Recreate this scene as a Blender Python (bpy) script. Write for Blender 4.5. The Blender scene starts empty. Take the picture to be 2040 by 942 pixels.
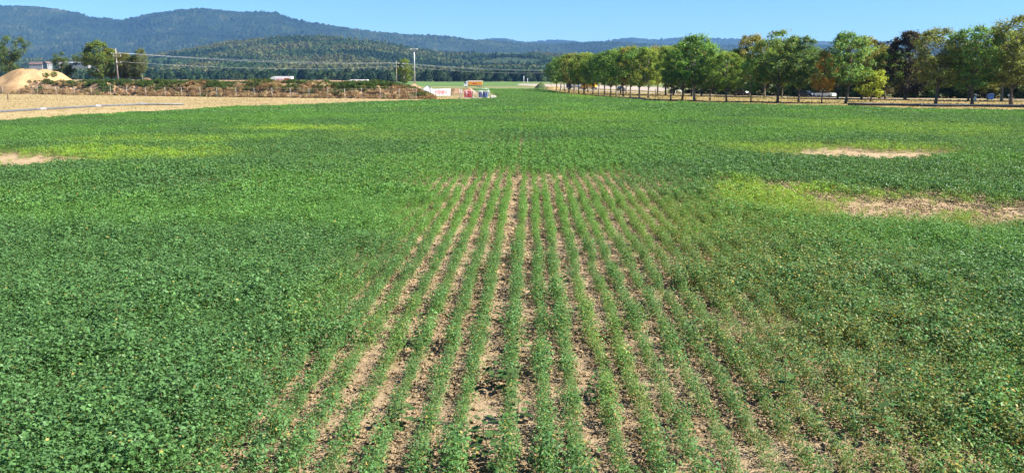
import bpy, math, random
import numpy as np

# ------------------------------------------------------------------ camera, sky, sun, exposure
scene = bpy.context.scene
R = math.radians
F = 1700.0            # focal length in pixels of a 2040 px wide frame
CAM_H = 4.6
PITCH = math.atan(316.0 / F)

cam_data = bpy.data.cameras.new("camera")
cam_data.sensor_fit = 'HORIZONTAL'
cam_data.sensor_width = 36.0
cam_data.lens = 36.0 * F / 2040.0
cam_data.clip_start = 0.1
cam_data.clip_end = 40000.0
cam = bpy.data.objects.new("camera", cam_data)
scene.collection.objects.link(cam)
cam.location = (0, 0, CAM_H)
cam.rotation_euler = (math.pi / 2 - PITCH, 0, 0)
scene.camera = cam

SUN_EL, SUN_AZ = 43.0, 100.0      # azimuth from +Y (ahead) towards +X (right)
world = bpy.data.worlds.new("World")
scene.world = world
world.use_nodes = True
wn = world.node_tree
wn.nodes.clear()
sky = wn.nodes.new("ShaderNodeTexSky")
sky.sky_type = 'NISHITA'
sky.sun_disc = False
sky.sun_elevation = R(SUN_EL)
sky.sun_rotation = R(SUN_AZ)
sky.altitude = 200
sky.air_density = 1.0
sky.dust_density = 0.0
sky.ozone_density = 5.0
bg = wn.nodes.new("ShaderNodeBackground")
bg.inputs["Strength"].default_value = 0.05
wo = wn.nodes.new("ShaderNodeOutputWorld")
tintn = wn.nodes.new("ShaderNodeVectorMath"); tintn.operation = 'MULTIPLY'
tintn.inputs[1].default_value = (0.66, 0.90, 1.10)      # a deeper blue, the same over the whole sky
wn.links.new(sky.outputs[0], tintn.inputs[0])
wn.links.new(tintn.outputs[0], bg.inputs[0])
wn.links.new(bg.outputs[0], wo.inputs[0])

sun_data = bpy.data.lights.new("sun", 'SUN')
sun_data.energy = 5.0
sun_data.angle = R(0.53)
sun_data.color = (1.0, 0.95, 0.87)
sun = bpy.data.objects.new("sun", sun_data)
scene.collection.objects.link(sun)
sun.location = (60, 40, 60)
sun.rotation_euler = (R(90 - SUN_EL), 0, R(180 - SUN_AZ))

scene.view_settings.view_transform = 'Standard'
scene.view_settings.look = 'None'
scene.view_settings.exposure = 1.55
scene.view_settings.gamma = 1.0
scene.view_settings.use_curve_mapping = False
scene.render.engine = 'CYCLES'
scene.cycles.max_bounces = 6
scene.cycles.diffuse_bounces = 3
scene.cycles.glossy_bounces = 2
scene.cycles.transmission_bounces = 4
scene.cycles.volume_bounces = 1
scene.cycles.transparent_max_bounces = 8
scene.cycles.use_denoising = True

rng = np.random.default_rng(7)
random.seed(7)
COL = scene.collection

# ------------------------------------------------------------------ coordinates
SP, CP = math.sin(PITCH), math.cos(PITCH)

def ray(px, py):
    u = (px - 1020.0) / F
    v = (471.0 - py) / F
    return u, CP + v * SP, -SP + v * CP

def ground(px, py, z=0.0):
    u, dy, dz = ray(px, py)
    t = (z - CAM_H) / dz
    return np.array([u * t, dy * t, z])

def at(px, py, Y):
    u, dy, dz = ray(px, py)
    t = Y / dy
    return np.array([u * t, Y, CAM_H + dz * t])

# ------------------------------------------------------------------ noise
def hash2(ix, iy, seed):
    h = (ix.astype(np.int64) * 374761393 + iy.astype(np.int64) * 668265263 + seed * 1442695041) & 0xffffffff
    h = ((h ^ (h >> 13)) * 1274126177) & 0xffffffff
    h = h ^ (h >> 16)
    return (h & 0xffffff) / float(0xffffff)

def vnoise(x, y, seed=0):
    x = np.asarray(x, float); y = np.asarray(y, float)
    ix = np.floor(x); iy = np.floor(y)
    fx = x - ix; fy = y - iy
    fx = fx * fx * (3 - 2 * fx); fy = fy * fy * (3 - 2 * fy)
    ix = ix.astype(np.int64); iy = iy.astype(np.int64)
    a = hash2(ix, iy, seed); b = hash2(ix + 1, iy, seed)
    c = hash2(ix, iy + 1, seed); d = hash2(ix + 1, iy + 1, seed)
    return (a * (1 - fx) + b * fx) * (1 - fy) + (c * (1 - fx) + d * fx) * fy

def fbm(x, y, seed=0, octaves=4):
    s = 0.0; a = 0.5; n = 0.0
    for o in range(octaves):
        s = s + a * vnoise(np.asarray(x) * 2 ** o, np.asarray(y) * 2 ** o, seed + 17 * o)
        n += a; a *= 0.5
    return s / n

def smooth(e0, e1, x):
    t = np.clip((np.asarray(x, float) - e0) / (e1 - e0), 0, 1)
    return t * t * (3 - 2 * t)

def in_poly(x, y, poly):
    inside = np.zeros(len(x), bool)
    n = len(poly)
    j = n - 1
    for i in range(n):
        xi, yi = poly[i]; xj, yj = poly[j]
        c = ((yi > y) != (yj > y)) & (x < (xj - xi) * (y - yi) / (yj - yi + 1e-12) + xi)
        inside ^= c
        j = i
    return inside

# ------------------------------------------------------------------ mesh helpers
def mesh_np(name, verts, faces, mat=None, smooth_shade=False):
    verts = np.asarray(verts, np.float32)
    faces = np.asarray(faces, np.int32)
    me = bpy.data.meshes.new(name)
    nf, k = faces.shape
    me.vertices.add(len(verts)); me.vertices.foreach_set("co", verts.ravel())
    me.loops.add(nf * k); me.loops.foreach_set("vertex_index", faces.ravel())
    me.polygons.add(nf)
    me.polygons.foreach_set("loop_start", np.arange(0, nf * k, k, dtype=np.int32))
    me.polygons.foreach_set("loop_total", np.full(nf, k, np.int32))
    if smooth_shade:
        me.polygons.foreach_set("use_smooth", np.ones(nf, bool))
    me.update(calc_edges=True)
    if mat: me.materials.append(mat)
    return me

class MB:
    """collects shapes for one mesh"""
    def __init__(s): s.v = []; s.f = []; s.smooth = []
    def add(s, v, f, sm=False):
        o = len(s.v); s.v += [tuple(map(float, p)) for p in v]
        for q in f: s.f.append(tuple(i + o for i in q)); s.smooth.append(sm)
        return s
    def box(s, c, size, rz=0.0, taper=(1, 1), bevel=0.0):
        hx, hy, hz = size[0] / 2, size[1] / 2, size[2] / 2
        ca, sa = math.cos(rz), math.sin(rz)
        b = min(bevel, hx * .9, hy * .9)
        def ring(z, kx, ky):
            x, y = hx * kx, hy * ky
            if b > 0: pts = [(-x + b, -y), (x - b, -y), (x, -y + b), (x, y - b), (x - b, y), (-x + b, y), (-x, y - b), (-x, -y + b)]
            else: pts = [(-x, -y), (x, -y), (x, y), (-x, y)]
            return [(c[0] + p * ca - q * sa, c[1] + p * sa + q * ca, c[2] + z) for p, q in pts]
        v = ring(-hz, 1, 1)
        rings = 1
        if b > 0:
            v += ring(hz - b, taper[0], taper[1]); rings += 1
            v += ring(hz, taper[0] * (hx - b) / hx, taper[1] * (hy - b) / hy); rings += 1
        else:
            v += ring(hz, taper[0], taper[1]); rings += 1
        n = len(v) // rings
        f = [tuple(range(n - 1, -1, -1)), tuple(range((rings - 1) * n, rings * n))]
        for r in range(rings - 1):
            for i in range(n):
                f.append((r * n + i, r * n + (i + 1) % n, (r + 1) * n + (i + 1) % n, (r + 1) * n + i))
        return s.add(v, f)
    def tube(s, pts, radii, n=6, cap=True):
        pts = [np.array(p, float) for p in pts]
        v = []; f = []
        m = len(pts)
        if not hasattr(radii, '__len__'): radii = [radii] * m
        for i, p in enumerate(pts):
            d = pts[min(i + 1, m - 1)] - pts[max(i - 1, 0)]
            d = d / (np.linalg.norm(d) + 1e-9)
            ref = np.array([0, 0, 1.0]) if abs(d[2]) < .9 else np.array([1.0, 0, 0])
            a = np.cross(d, ref); a /= np.linalg.norm(a)
            b = np.cross(d, a)
            for k in range(n):
                t = 2 * math.pi * k / n
                v.append(p + (a * math.cos(t) + b * math.sin(t)) * radii[i])
        for i in range(m - 1):
            for k in range(n):
                f.append((i * n + k, i * n + (k + 1) % n, (i + 1) * n + (k + 1) % n, (i + 1) * n + k))
        if cap:
            f.append(tuple(range(n - 1, -1, -1))); f.append(tuple(range((m - 1) * n, m * n)))
        return s.add(v, f, True)
    def prism(s, prof, y0, y1, k0=1.0, k1=1.0):
        """profile in (x, z), extruded along y"""
        n = len(prof)
        v = [(x, y0, z) for x, z in prof] + [(x, y1, z) for x, z in prof]
        f = [tuple(range(n)), tuple(range(2 * n - 1, n - 1, -1))]
        for i in range(n): f.append((i, i + n, (i + 1) % n + n, (i + 1) % n))
        return s.add(v, f)
    def mesh(s, name, mat):
        me = bpy.data.meshes.new(name)
        me.from_pydata(s.v, [], s.f)
        me.polygons.foreach_set("use_smooth", s.smooth)
        if mat: me.materials.append(mat)
        me.update()
        return me
    def build(s, name, mat, parent=None):
        return obj(name, s.mesh(name, mat), parent)

def obj(name, me, parent=None, loc=None):
    o = bpy.data.objects.new(name, me)
    COL.objects.link(o)
    if parent: o.parent = parent
    if loc is not None: o.location = loc
    return o

def tag(o, label=None, cat=None, group=None, kind=None):
    if label: o["label"] = label
    if cat: o["category"] = cat
    if group: o["group"] = group
    if kind: o["kind"] = kind
    return o

def thing(name, label, cat, loc=(0, 0, 0), rz=0.0, group=None):
    o = bpy.data.objects.new(name, None)
    o.empty_display_size = 0.2
    COL.objects.link(o)
    o.location = [float(c) for c in loc]; o.rotation_euler = (0, 0, rz)
    return tag(o, label, cat, group)

# ------------------------------------------------------------------ materials
def new_mat(name):
    m = bpy.data.materials.new(name); m.use_nodes = True
    nt = m.node_tree
    b = nt.nodes["Principled BSDF"]
    return m, nt, b

def N(nt, t, **kw):
    n = nt.nodes.new(t)
    for k, v in kw.items(): setattr(n, k, v)
    return n

def plain(name, col, rough=0.6, metal=0.0, var=0.12, scale=3.0, bump=0.0, spec=0.5):
    """a painted or bare surface with a little dirt and wear"""
    m, nt, b = new_mat(name)
    tc = N(nt, "ShaderNodeTexCoord")
    no = N(nt, "ShaderNodeTexNoise"); no.inputs["Scale"].default_value = scale; no.inputs["Detail"].default_value = 5
    nt.links.new(tc.outputs["Object"], no.inputs["Vector"])
    r = N(nt, "ShaderNodeValToRGB")
    r.color_ramp.elements[0].position = 0.3; r.color_ramp.elements[1].position = 0.7
    r.color_ramp.elements[0].color = [c * (1 - var * 1.6) for c in col] + [1]
    r.color_ramp.elements[1].color = [min(1, c * (1 + var)) for c in col] + [1]
    nt.links.new(no.outputs[0], r.inputs[0]); nt.links.new(r.outputs[0], b.inputs["Base Color"])
    b.inputs["Roughness"].default_value = rough; b.inputs["Metallic"].default_value = metal
    b.inputs["Specular IOR Level"].default_value = spec
    if bump > 0:
        bn = N(nt, "ShaderNodeBump"); bn.inputs["Strength"].default_value = bump
        nt.links.new(no.outputs[0], bn.inputs["Height"]); nt.links.new(bn.outputs[0], b.inputs["Normal"])
    return m

def ground_mat(name, stops, scales, bump=0.6, bump_scale=6.0, bump_dist=0.05, rough=0.95):
    """earth or dry grass: three noises mixed through one ramp"""
    m, nt, b = new_mat(name)
    tc = N(nt, "ShaderNodeTexCoord")
    acc = None
    for i, (sc, w) in enumerate(scales):
        n = N(nt, "ShaderNodeTexNoise"); n.inputs["Scale"].default_value = sc; n.inputs["Detail"].default_value = 6
        n.inputs["Roughness"].default_value = 0.65
        nt.links.new(tc.outputs["Object"], n.inputs["Vector"])
        mu = N(nt, "ShaderNodeMath", operation='MULTIPLY'); mu.inputs[1].default_value = w
        nt.links.new(n.outputs[0], mu.inputs[0])
        if acc is None: acc = mu
        else:
            ad = N(nt, "ShaderNodeMath", operation='ADD')
            nt.links.new(acc.outputs[0], ad.inputs[0]); nt.links.new(mu.outputs[0], ad.inputs[1]); acc = ad
    r = N(nt, "ShaderNodeValToRGB")
    while len(r.color_ramp.elements) < len(stops): r.color_ramp.elements.new(0.5)
    for e, (p, c) in zip(r.color_ramp.elements, stops): e.position = p; e.color = list(c) + [1]
    nt.links.new(acc.outputs[0], r.inputs[0]); nt.links.new(r.outputs[0], b.inputs["Base Color"])
    b.inputs["Roughness"].default_value = rough; b.inputs["Specular IOR Level"].default_value = 0.15
    bnz = N(nt, "ShaderNodeTexNoise"); bnz.inputs["Scale"].default_value = bump_scale; bnz.inputs["Detail"].default_value = 8
    bnz.inputs["Roughness"].default_value = 0.7
    nt.links.new(tc.outputs["Object"], bnz.inputs["Vector"])
    bn = N(nt, "ShaderNodeBump"); bn.inputs["Strength"].default_value = bump; bn.inputs["Distance"].default_value = bump_dist
    nt.links.new(bnz.outputs[0], bn.inputs["Height"]); nt.links.new(bn.outputs[0], b.inputs["Normal"])
    return m

def leaf_mat(name, source, yellow=None, trans=0.35, rough=0.5, spec=0.35, lo=0.55, hi=1.45, odd=0.0, odd_col=(0.35, 0.26, 0.05)):
    """leaves: colour from the instance ('INSTANCER'), the object's own colour ('OBJECT') or a fixed colour; each leaf varies by its lc"""
    m, nt, b = new_mat(name)
    lc = N(nt, "ShaderNodeAttribute"); lc.attribute_name = "lc"
    if source == 'INSTANCER':
        a = N(nt, "ShaderNodeAttribute"); a.attribute_type = 'INSTANCER'; a.attribute_name = "tint"; csock = a.outputs["Color"]
    elif source == 'OBJECT':
        a = N(nt, "ShaderNodeObjectInfo"); csock = a.outputs["Color"]
    else:
        a = N(nt, "ShaderNodeRGB"); a.outputs[0].default_value = list(source) + [1]; csock = a.outputs[0]
    mr = N(nt, "ShaderNodeMapRange"); mr.inputs["To Min"].default_value = lo; mr.inputs["To Max"].default_value = hi
    nt.links.new(lc.outputs["Fac"], mr.inputs["Value"])
    mx = N(nt, "ShaderNodeVectorMath", operation='SCALE')
    nt.links.new(csock, mx.inputs[0]); nt.links.new(mr.outputs[0], mx.inputs["Scale"])
    col = mx.outputs[0]
    if odd > 0:
        # a small share of leaves has turned
        fr = N(nt, "ShaderNodeMath", operation='MULTIPLY'); fr.inputs[1].default_value = 37.31
        nt.links.new(lc.outputs["Fac"], fr.inputs[0])
        fr2 = N(nt, "ShaderNodeMath", operation='FRACT'); nt.links.new(fr.outputs[0], fr2.inputs[0])
        gt = N(nt, "ShaderNodeMath", operation='LESS_THAN')
        nt.links.new(fr2.outputs[0], gt.inputs[0])
        if source == 'INSTANCER':
            ya = N(nt, "ShaderNodeAttribute"); ya.attribute_type = 'INSTANCER'; ya.attribute_name = "odd"
            nt.links.new(ya.outputs["Fac"], gt.inputs[1])
        else: gt.inputs[1].default_value = odd
        mm = N(nt, "ShaderNodeMix", data_type='RGBA')
        nt.links.new(gt.outputs[0], mm.inputs[0]); nt.links.new(col, mm.inputs[6])
        mm.inputs[7].default_value = list(odd_col) + [1]
        col = mm.outputs[2]
    nt.links.new(col, b.inputs["Base Color"])
    b.inputs["Roughness"].default_value = rough; b.inputs["Specular IOR Level"].default_value = spec
    tr = N(nt, "ShaderNodeBsdfTranslucent")
    tm = N(nt, "ShaderNodeVectorMath", operation='MULTIPLY'); tm.inputs[1].default_value = (1.25, 1.15, 0.55)
    nt.links.new(col, tm.inputs[0]); nt.links.new(tm.outputs[0], tr.inputs["Color"])
    mix = N(nt, "ShaderNodeMixShader"); mix.inputs[0].default_value = trans
    nt.links.new(b.outputs[0], mix.inputs[1]); nt.links.new(tr.outputs[0], mix.inputs[2])
    nt.links.new(mix.outputs[0], nt.nodes["Material Output"].inputs["Surface"])
    return m

M = {}
M['soil'] = ground_mat("field_soil", [(0.36, (.23, .158, .085)), (0.46, (.38, .272, .155)), (0.55, (.46, .340, .205)), (0.66, (.53, .400, .25))],
                       [(0.35, .35), (4.0, .35), (30.0, .3)], bump=1.0, bump_scale=14.0, bump_dist=0.12)
M['dry_grass'] = ground_mat("dry_grass_ground", [(0.38, (.17, .13, .055)), (0.46, (.27, .20, .09)), (0.54, (.34, .26, .125)), (0.63, (.42, .33, .175))],
                            [(0.03, .35), (0.4, .35), (5.0, .3)], bump=0.8, bump_scale=5.0, bump_dist=0.1)
M['verge'] = ground_mat("verge_grass", [(0.34, (.10, .10, .035)), (0.46, (.22, .165, .06)), (0.55, (.31, .235, .10)), (0.66, (.40, .32, .16))],
                        [(0.06, .4), (0.5, .3), (5.0, .3)], bump=0.8, bump_scale=5.0, bump_dist=0.1)
M['bank'] = ground_mat("bank_earth", [(0.36, (.10, .07, .04)), (0.46, (.20, .125, .07)), (0.55, (.34, .225, .13)), (0.64, (.44, .32, .20))],
                       [(0.12, .4), (0.8, .35), (6.0, .25)], bump=1.0, bump_scale=3.0, bump_dist=0.25)
M['sand'] = ground_mat("sandy_earth", [(0.36, (.22, .13, .06)), (0.48, (.35, .225, .11)), (0.62, (.44, .30, .16))],
                       [(0.2, .4), (1.2, .35), (8.0, .25)], bump=0.9, bump_scale=2.5, bump_dist=0.25)
M['plain_ground'] = ground_mat("valley_ground", [(0.38, (.07, .11, .03)), (0.5, (.13, .15, .05)), (0.60, (.24, .21, .10))],
                               [(0.004, .5), (0.03, .3), (0.5, .2)], bump=0.3, bump_scale=1.0)
M['far_green'] = ground_mat("far_field", [(0.35, (.05, .11, .025)), (0.5, (.085, .15, .035)), (0.65, (.14, .19, .055))],
                            [(0.01, .5), (0.1, .3), (1.0, .2)], bump=0.3, bump_scale=1.0)
M['mound'] = ground_mat("mound_grass", [(0.4, (.03, .055, .02)), (0.5, (.05, .08, .028)), (0.6, (.13, .13, .05))], [(0.3, .5), (1.5, .3), (6.0, .2)], bump=0.8, bump_scale=3.0, bump_dist=0.2)
M['pale_gravel'] = ground_mat("pale_gravel", [(0.35, (.25, .20, .155)), (0.5, (.32, .265, .21)), (0.65, (.39, .33, .27))],
                              [(0.05, .5), (0.5, .3), (4.0, .2)], bump=0.3, bump_scale=4.0)
M['asphalt'] = ground_mat("asphalt", [(0.35, (.030, .032, .036)), (0.5, (.045, .047, .051)), (0.65, (.070, .070, .070))],
                          [(0.1, .5), (1.0, .3), (12.0, .2)], bump=0.2, bump_scale=30.0, bump_dist=0.01)
M['hill_far'] = ground_mat("hill_forest_far", [(0.41, (.003, .009, .006)), (0.47, (.008, .019, .009)), (0.54, (.018, .033, .013)), (0.62, (.060, .062, .028))],
                           [(0.0016, .30), (0.011, .35), (0.045, .35)], bump=0.0)
M['hill_mid'] = ground_mat("hill_forest_mid", [(0.33, (.014, .032, .014)), (0.48, (.030, .050, .020)), (0.6, (.060, .070, .030)), (0.7, (.10, .09, .045))],
                           [(0.003, .40), (0.012, .35), (0.08, .25)], bump=0.0)
M['soy'] = leaf_mat("soybean_leaf", 'INSTANCER', trans=0.33, rough=0.5, spec=0.22, lo=0.6, hi=1.45, odd=1, odd_col=(.36, .29, .07))
M['tuft'] = leaf_mat("weed_tuft", 'INSTANCER', trans=0.3, rough=0.7, spec=0.2, lo=0.5, hi=1.5)
M['forest_leaf'] = leaf_mat("forest_foliage", 'INSTANCER', trans=0.2, rough=0.7, spec=0.15, lo=0.5, hi=1.5)
M['tree_leaf'] = leaf_mat("tree_leaf", 'OBJECT', trans=0.42, rough=0.6, spec=0.15, lo=0.9, hi=3.0, odd=0.05, odd_col=(.22, .15, .03))
M['weed_leaf'] = leaf_mat("broad_weed_leaf", (.062, .120, .034), trans=0.3, rough=0.6, spec=0.12, lo=0.6, hi=1.4)
M['bark'] = plain("bark", (.13, .10, .075), 0.9, var=0.45, scale=5.0, bump=0.8)
M['bark_pale'] = plain("bark_pale", (.26, .22, .18), 0.9, var=0.4, scale=5.0, bump=0.8)
M['stem'] = plain("stem", (.07, .10, .035), 0.7)
M['concrete'] = plain("concrete", (.52, .50, .46), 0.9, var=0.2)
M['galv'] = plain("galvanised_steel", (.55, .56, .57), 0.45, metal=0.6, var=0.15)
M['pole_wood'] = plain("pole_wood", (.36, .31, .26), 0.85, var=0.25, scale=2)
M['old_wood'] = plain("old_wood", (.09, .065, .045), 0.9, var=0.35, scale=4)
M['wire'] = plain("wire_metal", (.60, .61, .62), 0.4, metal=0.5, var=0.05)
M['white'] = plain("white_paint", (.80, .80, .78), 0.4, var=0.06)
M['banner'] = plain("banner_cloth", (.82, .80, .80), 0.7, var=0.05, scale=1.5)
M['red'] = plain("red_paint", (.50, .022, .035), 0.4, var=0.15)
M['red_print'] = plain("red_print", (.62, .03, .05), 0.6, var=0.05)
M['blue'] = plain("blue_plastic", (.008, .07, .30), 0.4, var=0.15)
M['pale_blue'] = plain("pale_blue_paint", (.33, .50, .68), 0.5, var=0.1)
M['orange'] = plain("orange_paint", (.80, .33, .03), 0.4, var=0.1)
M['amber'] = plain("amber_tarp", (.70, .34, .02), 0.5, var=0.12)
M['navy'] = plain("navy_paint", (.010, .018, .05), 0.3, var=0.1)
M['black_paint'] = plain("black_paint", (.012, .012, .014), 0.3, var=0.1)
M['car_white'] = plain("car_white", (.72, .74, .78), 0.25, var=0.04)
M['rubber'] = plain("rubber", (.02, .02, .02), 0.8, var=0.2)
M['steel'] = plain("tank_steel", (.62, .64, .66), 0.25, metal=0.9, var=0.08)
M['glass'] = plain("dark_glass", (.015, .02, .025), 0.08, var=0.05, spec=0.7)
M['roof_red'] = plain("roof_tile", (.12, .075, .065), 0.8, var=0.2, scale=0.8)
M['wall_white'] = plain("house_wall", (.24, .23, .22), 0.8, var=0.08, scale=0.6)
M['pipe'] = plain("pipe_grey", (.13, .13, .135), 0.55, metal=0.2, var=0.2, scale=2)
M['coupling'] = plain("coupling_grey", (.22, .22, .22), 0.6, var=0.15)
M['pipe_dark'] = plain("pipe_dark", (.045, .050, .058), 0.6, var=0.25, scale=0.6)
M['netting'] = plain("dust_netting", (.58, .60, .60), 0.8, var=0.15, scale=1.0)

# ------------------------------------------------------------------ scatter (only for uncountable stuff)
def leaves_mesh(name, c, a, b, mat, fold=0.15, lc=None):
    """kite-shaped leaves: centres c, half length vectors a, half width vectors b"""
    c = np.asarray(c, float); n = len(c)
    nrm = np.cross(a, b); ln = np.linalg.norm(nrm, axis=1, keepdims=True) + 1e-9
    nrm = nrm / ln * np.linalg.norm(b, axis=1, keepdims=True)
    v = np.empty((n, 4, 3))
    v[:, 0] = c - a; v[:, 1] = c + b - a * .12 + nrm * fold; v[:, 2] = c + a; v[:, 3] = c - b - a * .12 + nrm * fold
    f = np.arange(n * 4).reshape(n, 4)
    me = mesh_np(name, v.reshape(-1, 3), f, mat)
    at_ = me.attributes.new("lc", 'FLOAT', 'FACE')
    if lc is None: lc = rng.random(n)
    at_.data.foreach_set("value", np.asarray(lc, np.float32))
    return me

def rand_axes(n, la, lb, flat=0.5):
    """random leaf axes, flat = how strongly the leaf lies level"""
    th = rng.random(n) * 2 * math.pi
    nz = np.stack([rng.normal(size=n), rng.normal(size=n), np.abs(rng.normal(size=n)) * (1 + 3 * flat)], 1)
    nz /= np.linalg.norm(nz, axis=1, keepdims=True)
    t = np.stack([np.cos(th), np.sin(th), rng.normal(size=n) * .3], 1)
    a = t - nz * np.sum(t * nz, 1, keepdims=True)
    a /= np.linalg.norm(a, axis=1, keepdims=True)
    b = np.cross(nz, a)
    la = np.asarray(la).reshape(-1, 1) * np.ones((n, 1)); lb = np.asarray(lb).reshape(-1, 1) * np.ones((n, 1))
    return a * la, b * lb

def proto(me):
    return bpy.data.objects.new(me.name, me)

def scatter(name, pts, rot, scl, tint, groups, lod=None, odd=None, kind="stuff", label=None, cat=None):
    """one object: a cloud of points, each carrying one of the small meshes in groups[lod]"""
    n = len(pts)
    me = bpy.data.meshes.new(name)
    me.vertices.add(n); me.vertices.foreach_set("co", np.asarray(pts, np.float32).ravel())
    if lod is None: lod = np.zeros(n, np.int32)
    def attr(nm, ty, arr, key):
        a = me.attributes.new(nm, ty, 'POINT'); a.data.foreach_set(key, np.ascontiguousarray(arr).ravel())
    attr("rot", 'FLOAT_VECTOR', np.asarray(rot, np.float32), "vector")
    scl = np.asarray(scl, np.float32)
    if scl.ndim == 1: scl = np.repeat(scl[:, None], 3, 1)
    attr("scl", 'FLOAT_VECTOR', scl, "vector")
    attr("tint", 'FLOAT_VECTOR', np.asarray(tint, np.float32), "vector")
    attr("odd", 'FLOAT', np.asarray(odd if odd is not None else np.zeros(n), np.float32), "value")
    attr("lod", 'INT', np.asarray(lod, np.int32), "value")
    vi = np.zeros(n, np.int32)
    for g in range(len(groups)):
        k = lod == g
        vi[k] = rng.integers(0, len(groups[g]), k.sum())
    attr("variant", 'INT', vi, "value")
    o = obj(name, me)
    ng = bpy.data.node_groups.new(name, 'GeometryNodeTree')
    ng.interface.new_socket("Geometry", in_out='INPUT', socket_type='NodeSocketGeometry')
    ng.interface.new_socket("Geometry", in_out='OUTPUT', socket_type='NodeSocketGeometry')
    gi = ng.nodes.new("NodeGroupInput"); go = ng.nodes.new("NodeGroupOutput")
    def named(nm, ty):
        a = ng.nodes.new("GeometryNodeInputNamedAttribute"); a.data_type = ty; a.inputs["Name"].default_value = nm
        return a.outputs["Attribute"]
    fin = ng.nodes.new("GeometryNodeJoinGeometry")
    for g, protos in enumerate(groups):
        j = ng.nodes.new("GeometryNodeJoinGeometry")
        for p in protos:
            oi = ng.nodes.new("GeometryNodeObjectInfo"); oi.inputs["Object"].default_value = p
            oi.inputs["As Instance"].default_value = False
            gt = ng.nodes.new("GeometryNodeGeometryToInstance")
            ng.links.new(oi.outputs["Geometry"], gt.inputs[0]); ng.links.new(gt.outputs[0], j.inputs[0])
        cmp_ = ng.nodes.new("FunctionNodeCompare"); cmp_.data_type = 'INT'; cmp_.operation = 'EQUAL'
        ng.links.new(named("lod", 'INT'), cmp_.inputs[2]); cmp_.inputs[3].default_value = g
        ip = ng.nodes.new("GeometryNodeInstanceOnPoints")
        ip.inputs["Pick Instance"].default_value = True
        ng.links.new(gi.outputs[0], ip.inputs["Points"])
        ng.links.new(cmp_.outputs[0], ip.inputs["Selection"])
        ng.links.new(j.outputs[0], ip.inputs["Instance"])
        ng.links.new(named("variant", 'INT'), ip.inputs["Instance Index"])
        er = ng.nodes.new("FunctionNodeEulerToRotation")
        ng.links.new(named("rot", 'FLOAT_VECTOR'), er.inputs[0])
        ng.links.new(er.outputs[0], ip.inputs["Rotation"])
        ng.links.new(named("scl", 'FLOAT_VECTOR'), ip.inputs["Scale"])
        ng.links.new(ip.outputs[0], fin.inputs[0])
    ng.links.new(fin.outputs[0], go.inputs[0])
    md = o.modifiers.new("scatter", 'NODES'); md.node_group = ng
    return tag(o, label, cat, kind=kind)

# ------------------------------------------------------------------ terrain sheets
def sheet(name, pts, mat, z, label, kind="structure"):
    mb = MB(); mb.add([(p[0], p[1], z) for p in pts], [tuple(range(len(pts)))])
    return tag(mb.build(name, mat), label, kind=kind)

def ribbon(name, pts, width, mat, z, label):
    pts = np.asarray(pts, float)
    v = []
    for i, p in enumerate(pts):
        d = pts[min(i + 1, len(pts) - 1)] - pts[max(i - 1, 0)]
        d = d[:2] / np.linalg.norm(d[:2]); nn = np.array([-d[1], d[0]])
        for s in (-.5, .5): v.append((p[0] + nn[0] * s * width, p[1] + nn[1] * s * width, z))
    f = [(2 * i, 2 * i + 1, 2 * i + 3, 2 * i + 2) for i in range(len(pts) - 1)]
    mb = MB(); mb.add(v, f)
    return tag(mb.build(name, mat), label, kind="structure")

tag(sheet("ground", [(-8000, -1500), (8000, -1500), (8000, 11800), (-8000, 11800)], M['plain_ground'], -0.06, "dry valley ground reaching to the foot of the hills"))

FIELD_PX_L = [(-500, 268), (0, 240), (150, 231), (300, 222), (450, 213.5), (600, 208), (750, 202), (880, 198.5), (990, 196), (1003, 191), (985, 183), (925, 177)]
FIELD_PX_R = [(1078, 177), (1100, 182), (1140, 189), (1250, 197.5), (1330, 203), (1450, 206), (1700, 212), (2040, 220), (2600, 231)]
fl = [ground(*p, .45)[:2] for p in FIELD_PX_L]; fr_ = [ground(*p, .45)[:2] for p in FIELD_PX_R]
FIELD = np.array([(-60, -12)] + fl + fr_ + [(75, -12)])
sheet("field_soil", FIELD, M['soil'], 0.0, "bare tan soil of the soybean field")

bank_px = [(-420, 181.5), (-200, 184), (0, 187), (200, 190), (400, 193), (600, 195.2), (740, 196.8), (835, 197.5)]
bank_foot = [ground(*p)[:2] for p in bank_px]
strip = [(-60, -12)] + fl[:9] + [ground(975, 192)[:2], ground(900, 192)[:2]] + [b for b in reversed(bank_foot)] + [(-260, -12)]
strip = [np.array(p) for p in strip]
sheet("stubble_strip", strip, M['dry_grass'], -0.03, "pale dry stubble strip between the soybean field and the earth bank")
verge = [(75, -12)] + fr_[::-1] + [ground(1085, 173)[:2], ground(1150, 176)[:2], ground(1300, 182)[:2], ground(1500, 187)[:2], ground(1800, 191)[:2], ground(2100, 193)[:2], ground(2700, 196)[:2], (300, -12)]
sheet("verge", verge, M['verge'], -0.035, "dry grass verge under the avenue trees")
ROAD_PX = [(2900, 201), (2500, 200), (2040, 198.3), (1800, 196.4), (1640, 194.3), (1480, 190.4), (1330, 186.3), (1240, 182.8), (1160, 178.8), (1100, 174.6)]
def road_y(px):
    return float(np.interp(px, [p[0] for p in ROAD_PX][::-1], [ground(*p)[1] for p in ROAD_PX][::-1]))
ribbon("road", [ground(*p) for p in ROAD_PX], 6.5, M['pale_gravel'], -0.012, "pale dusty road behind the avenue trees")
sheet("gravel_yard", [ground(1030, 170)[:2], ground(1150, 175)[:2], ground(1320, 182)[:2], ground(1340, 175)[:2], ground(1200, 170)[:2], ground(1035, 167)[:2]], M['pale_gravel'], -0.028, "pale gravel yard beyond the end of the field")
sheet("far_field", [ground(860, 172)[:2], ground(1030, 171)[:2], ground(1065, 166)[:2], ground(1200, 163.5)[:2], ground(600, 163.5)[:2], ground(700, 167)[:2]], M['far_green'], -0.032, "light green far field in front of the forest")

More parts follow.
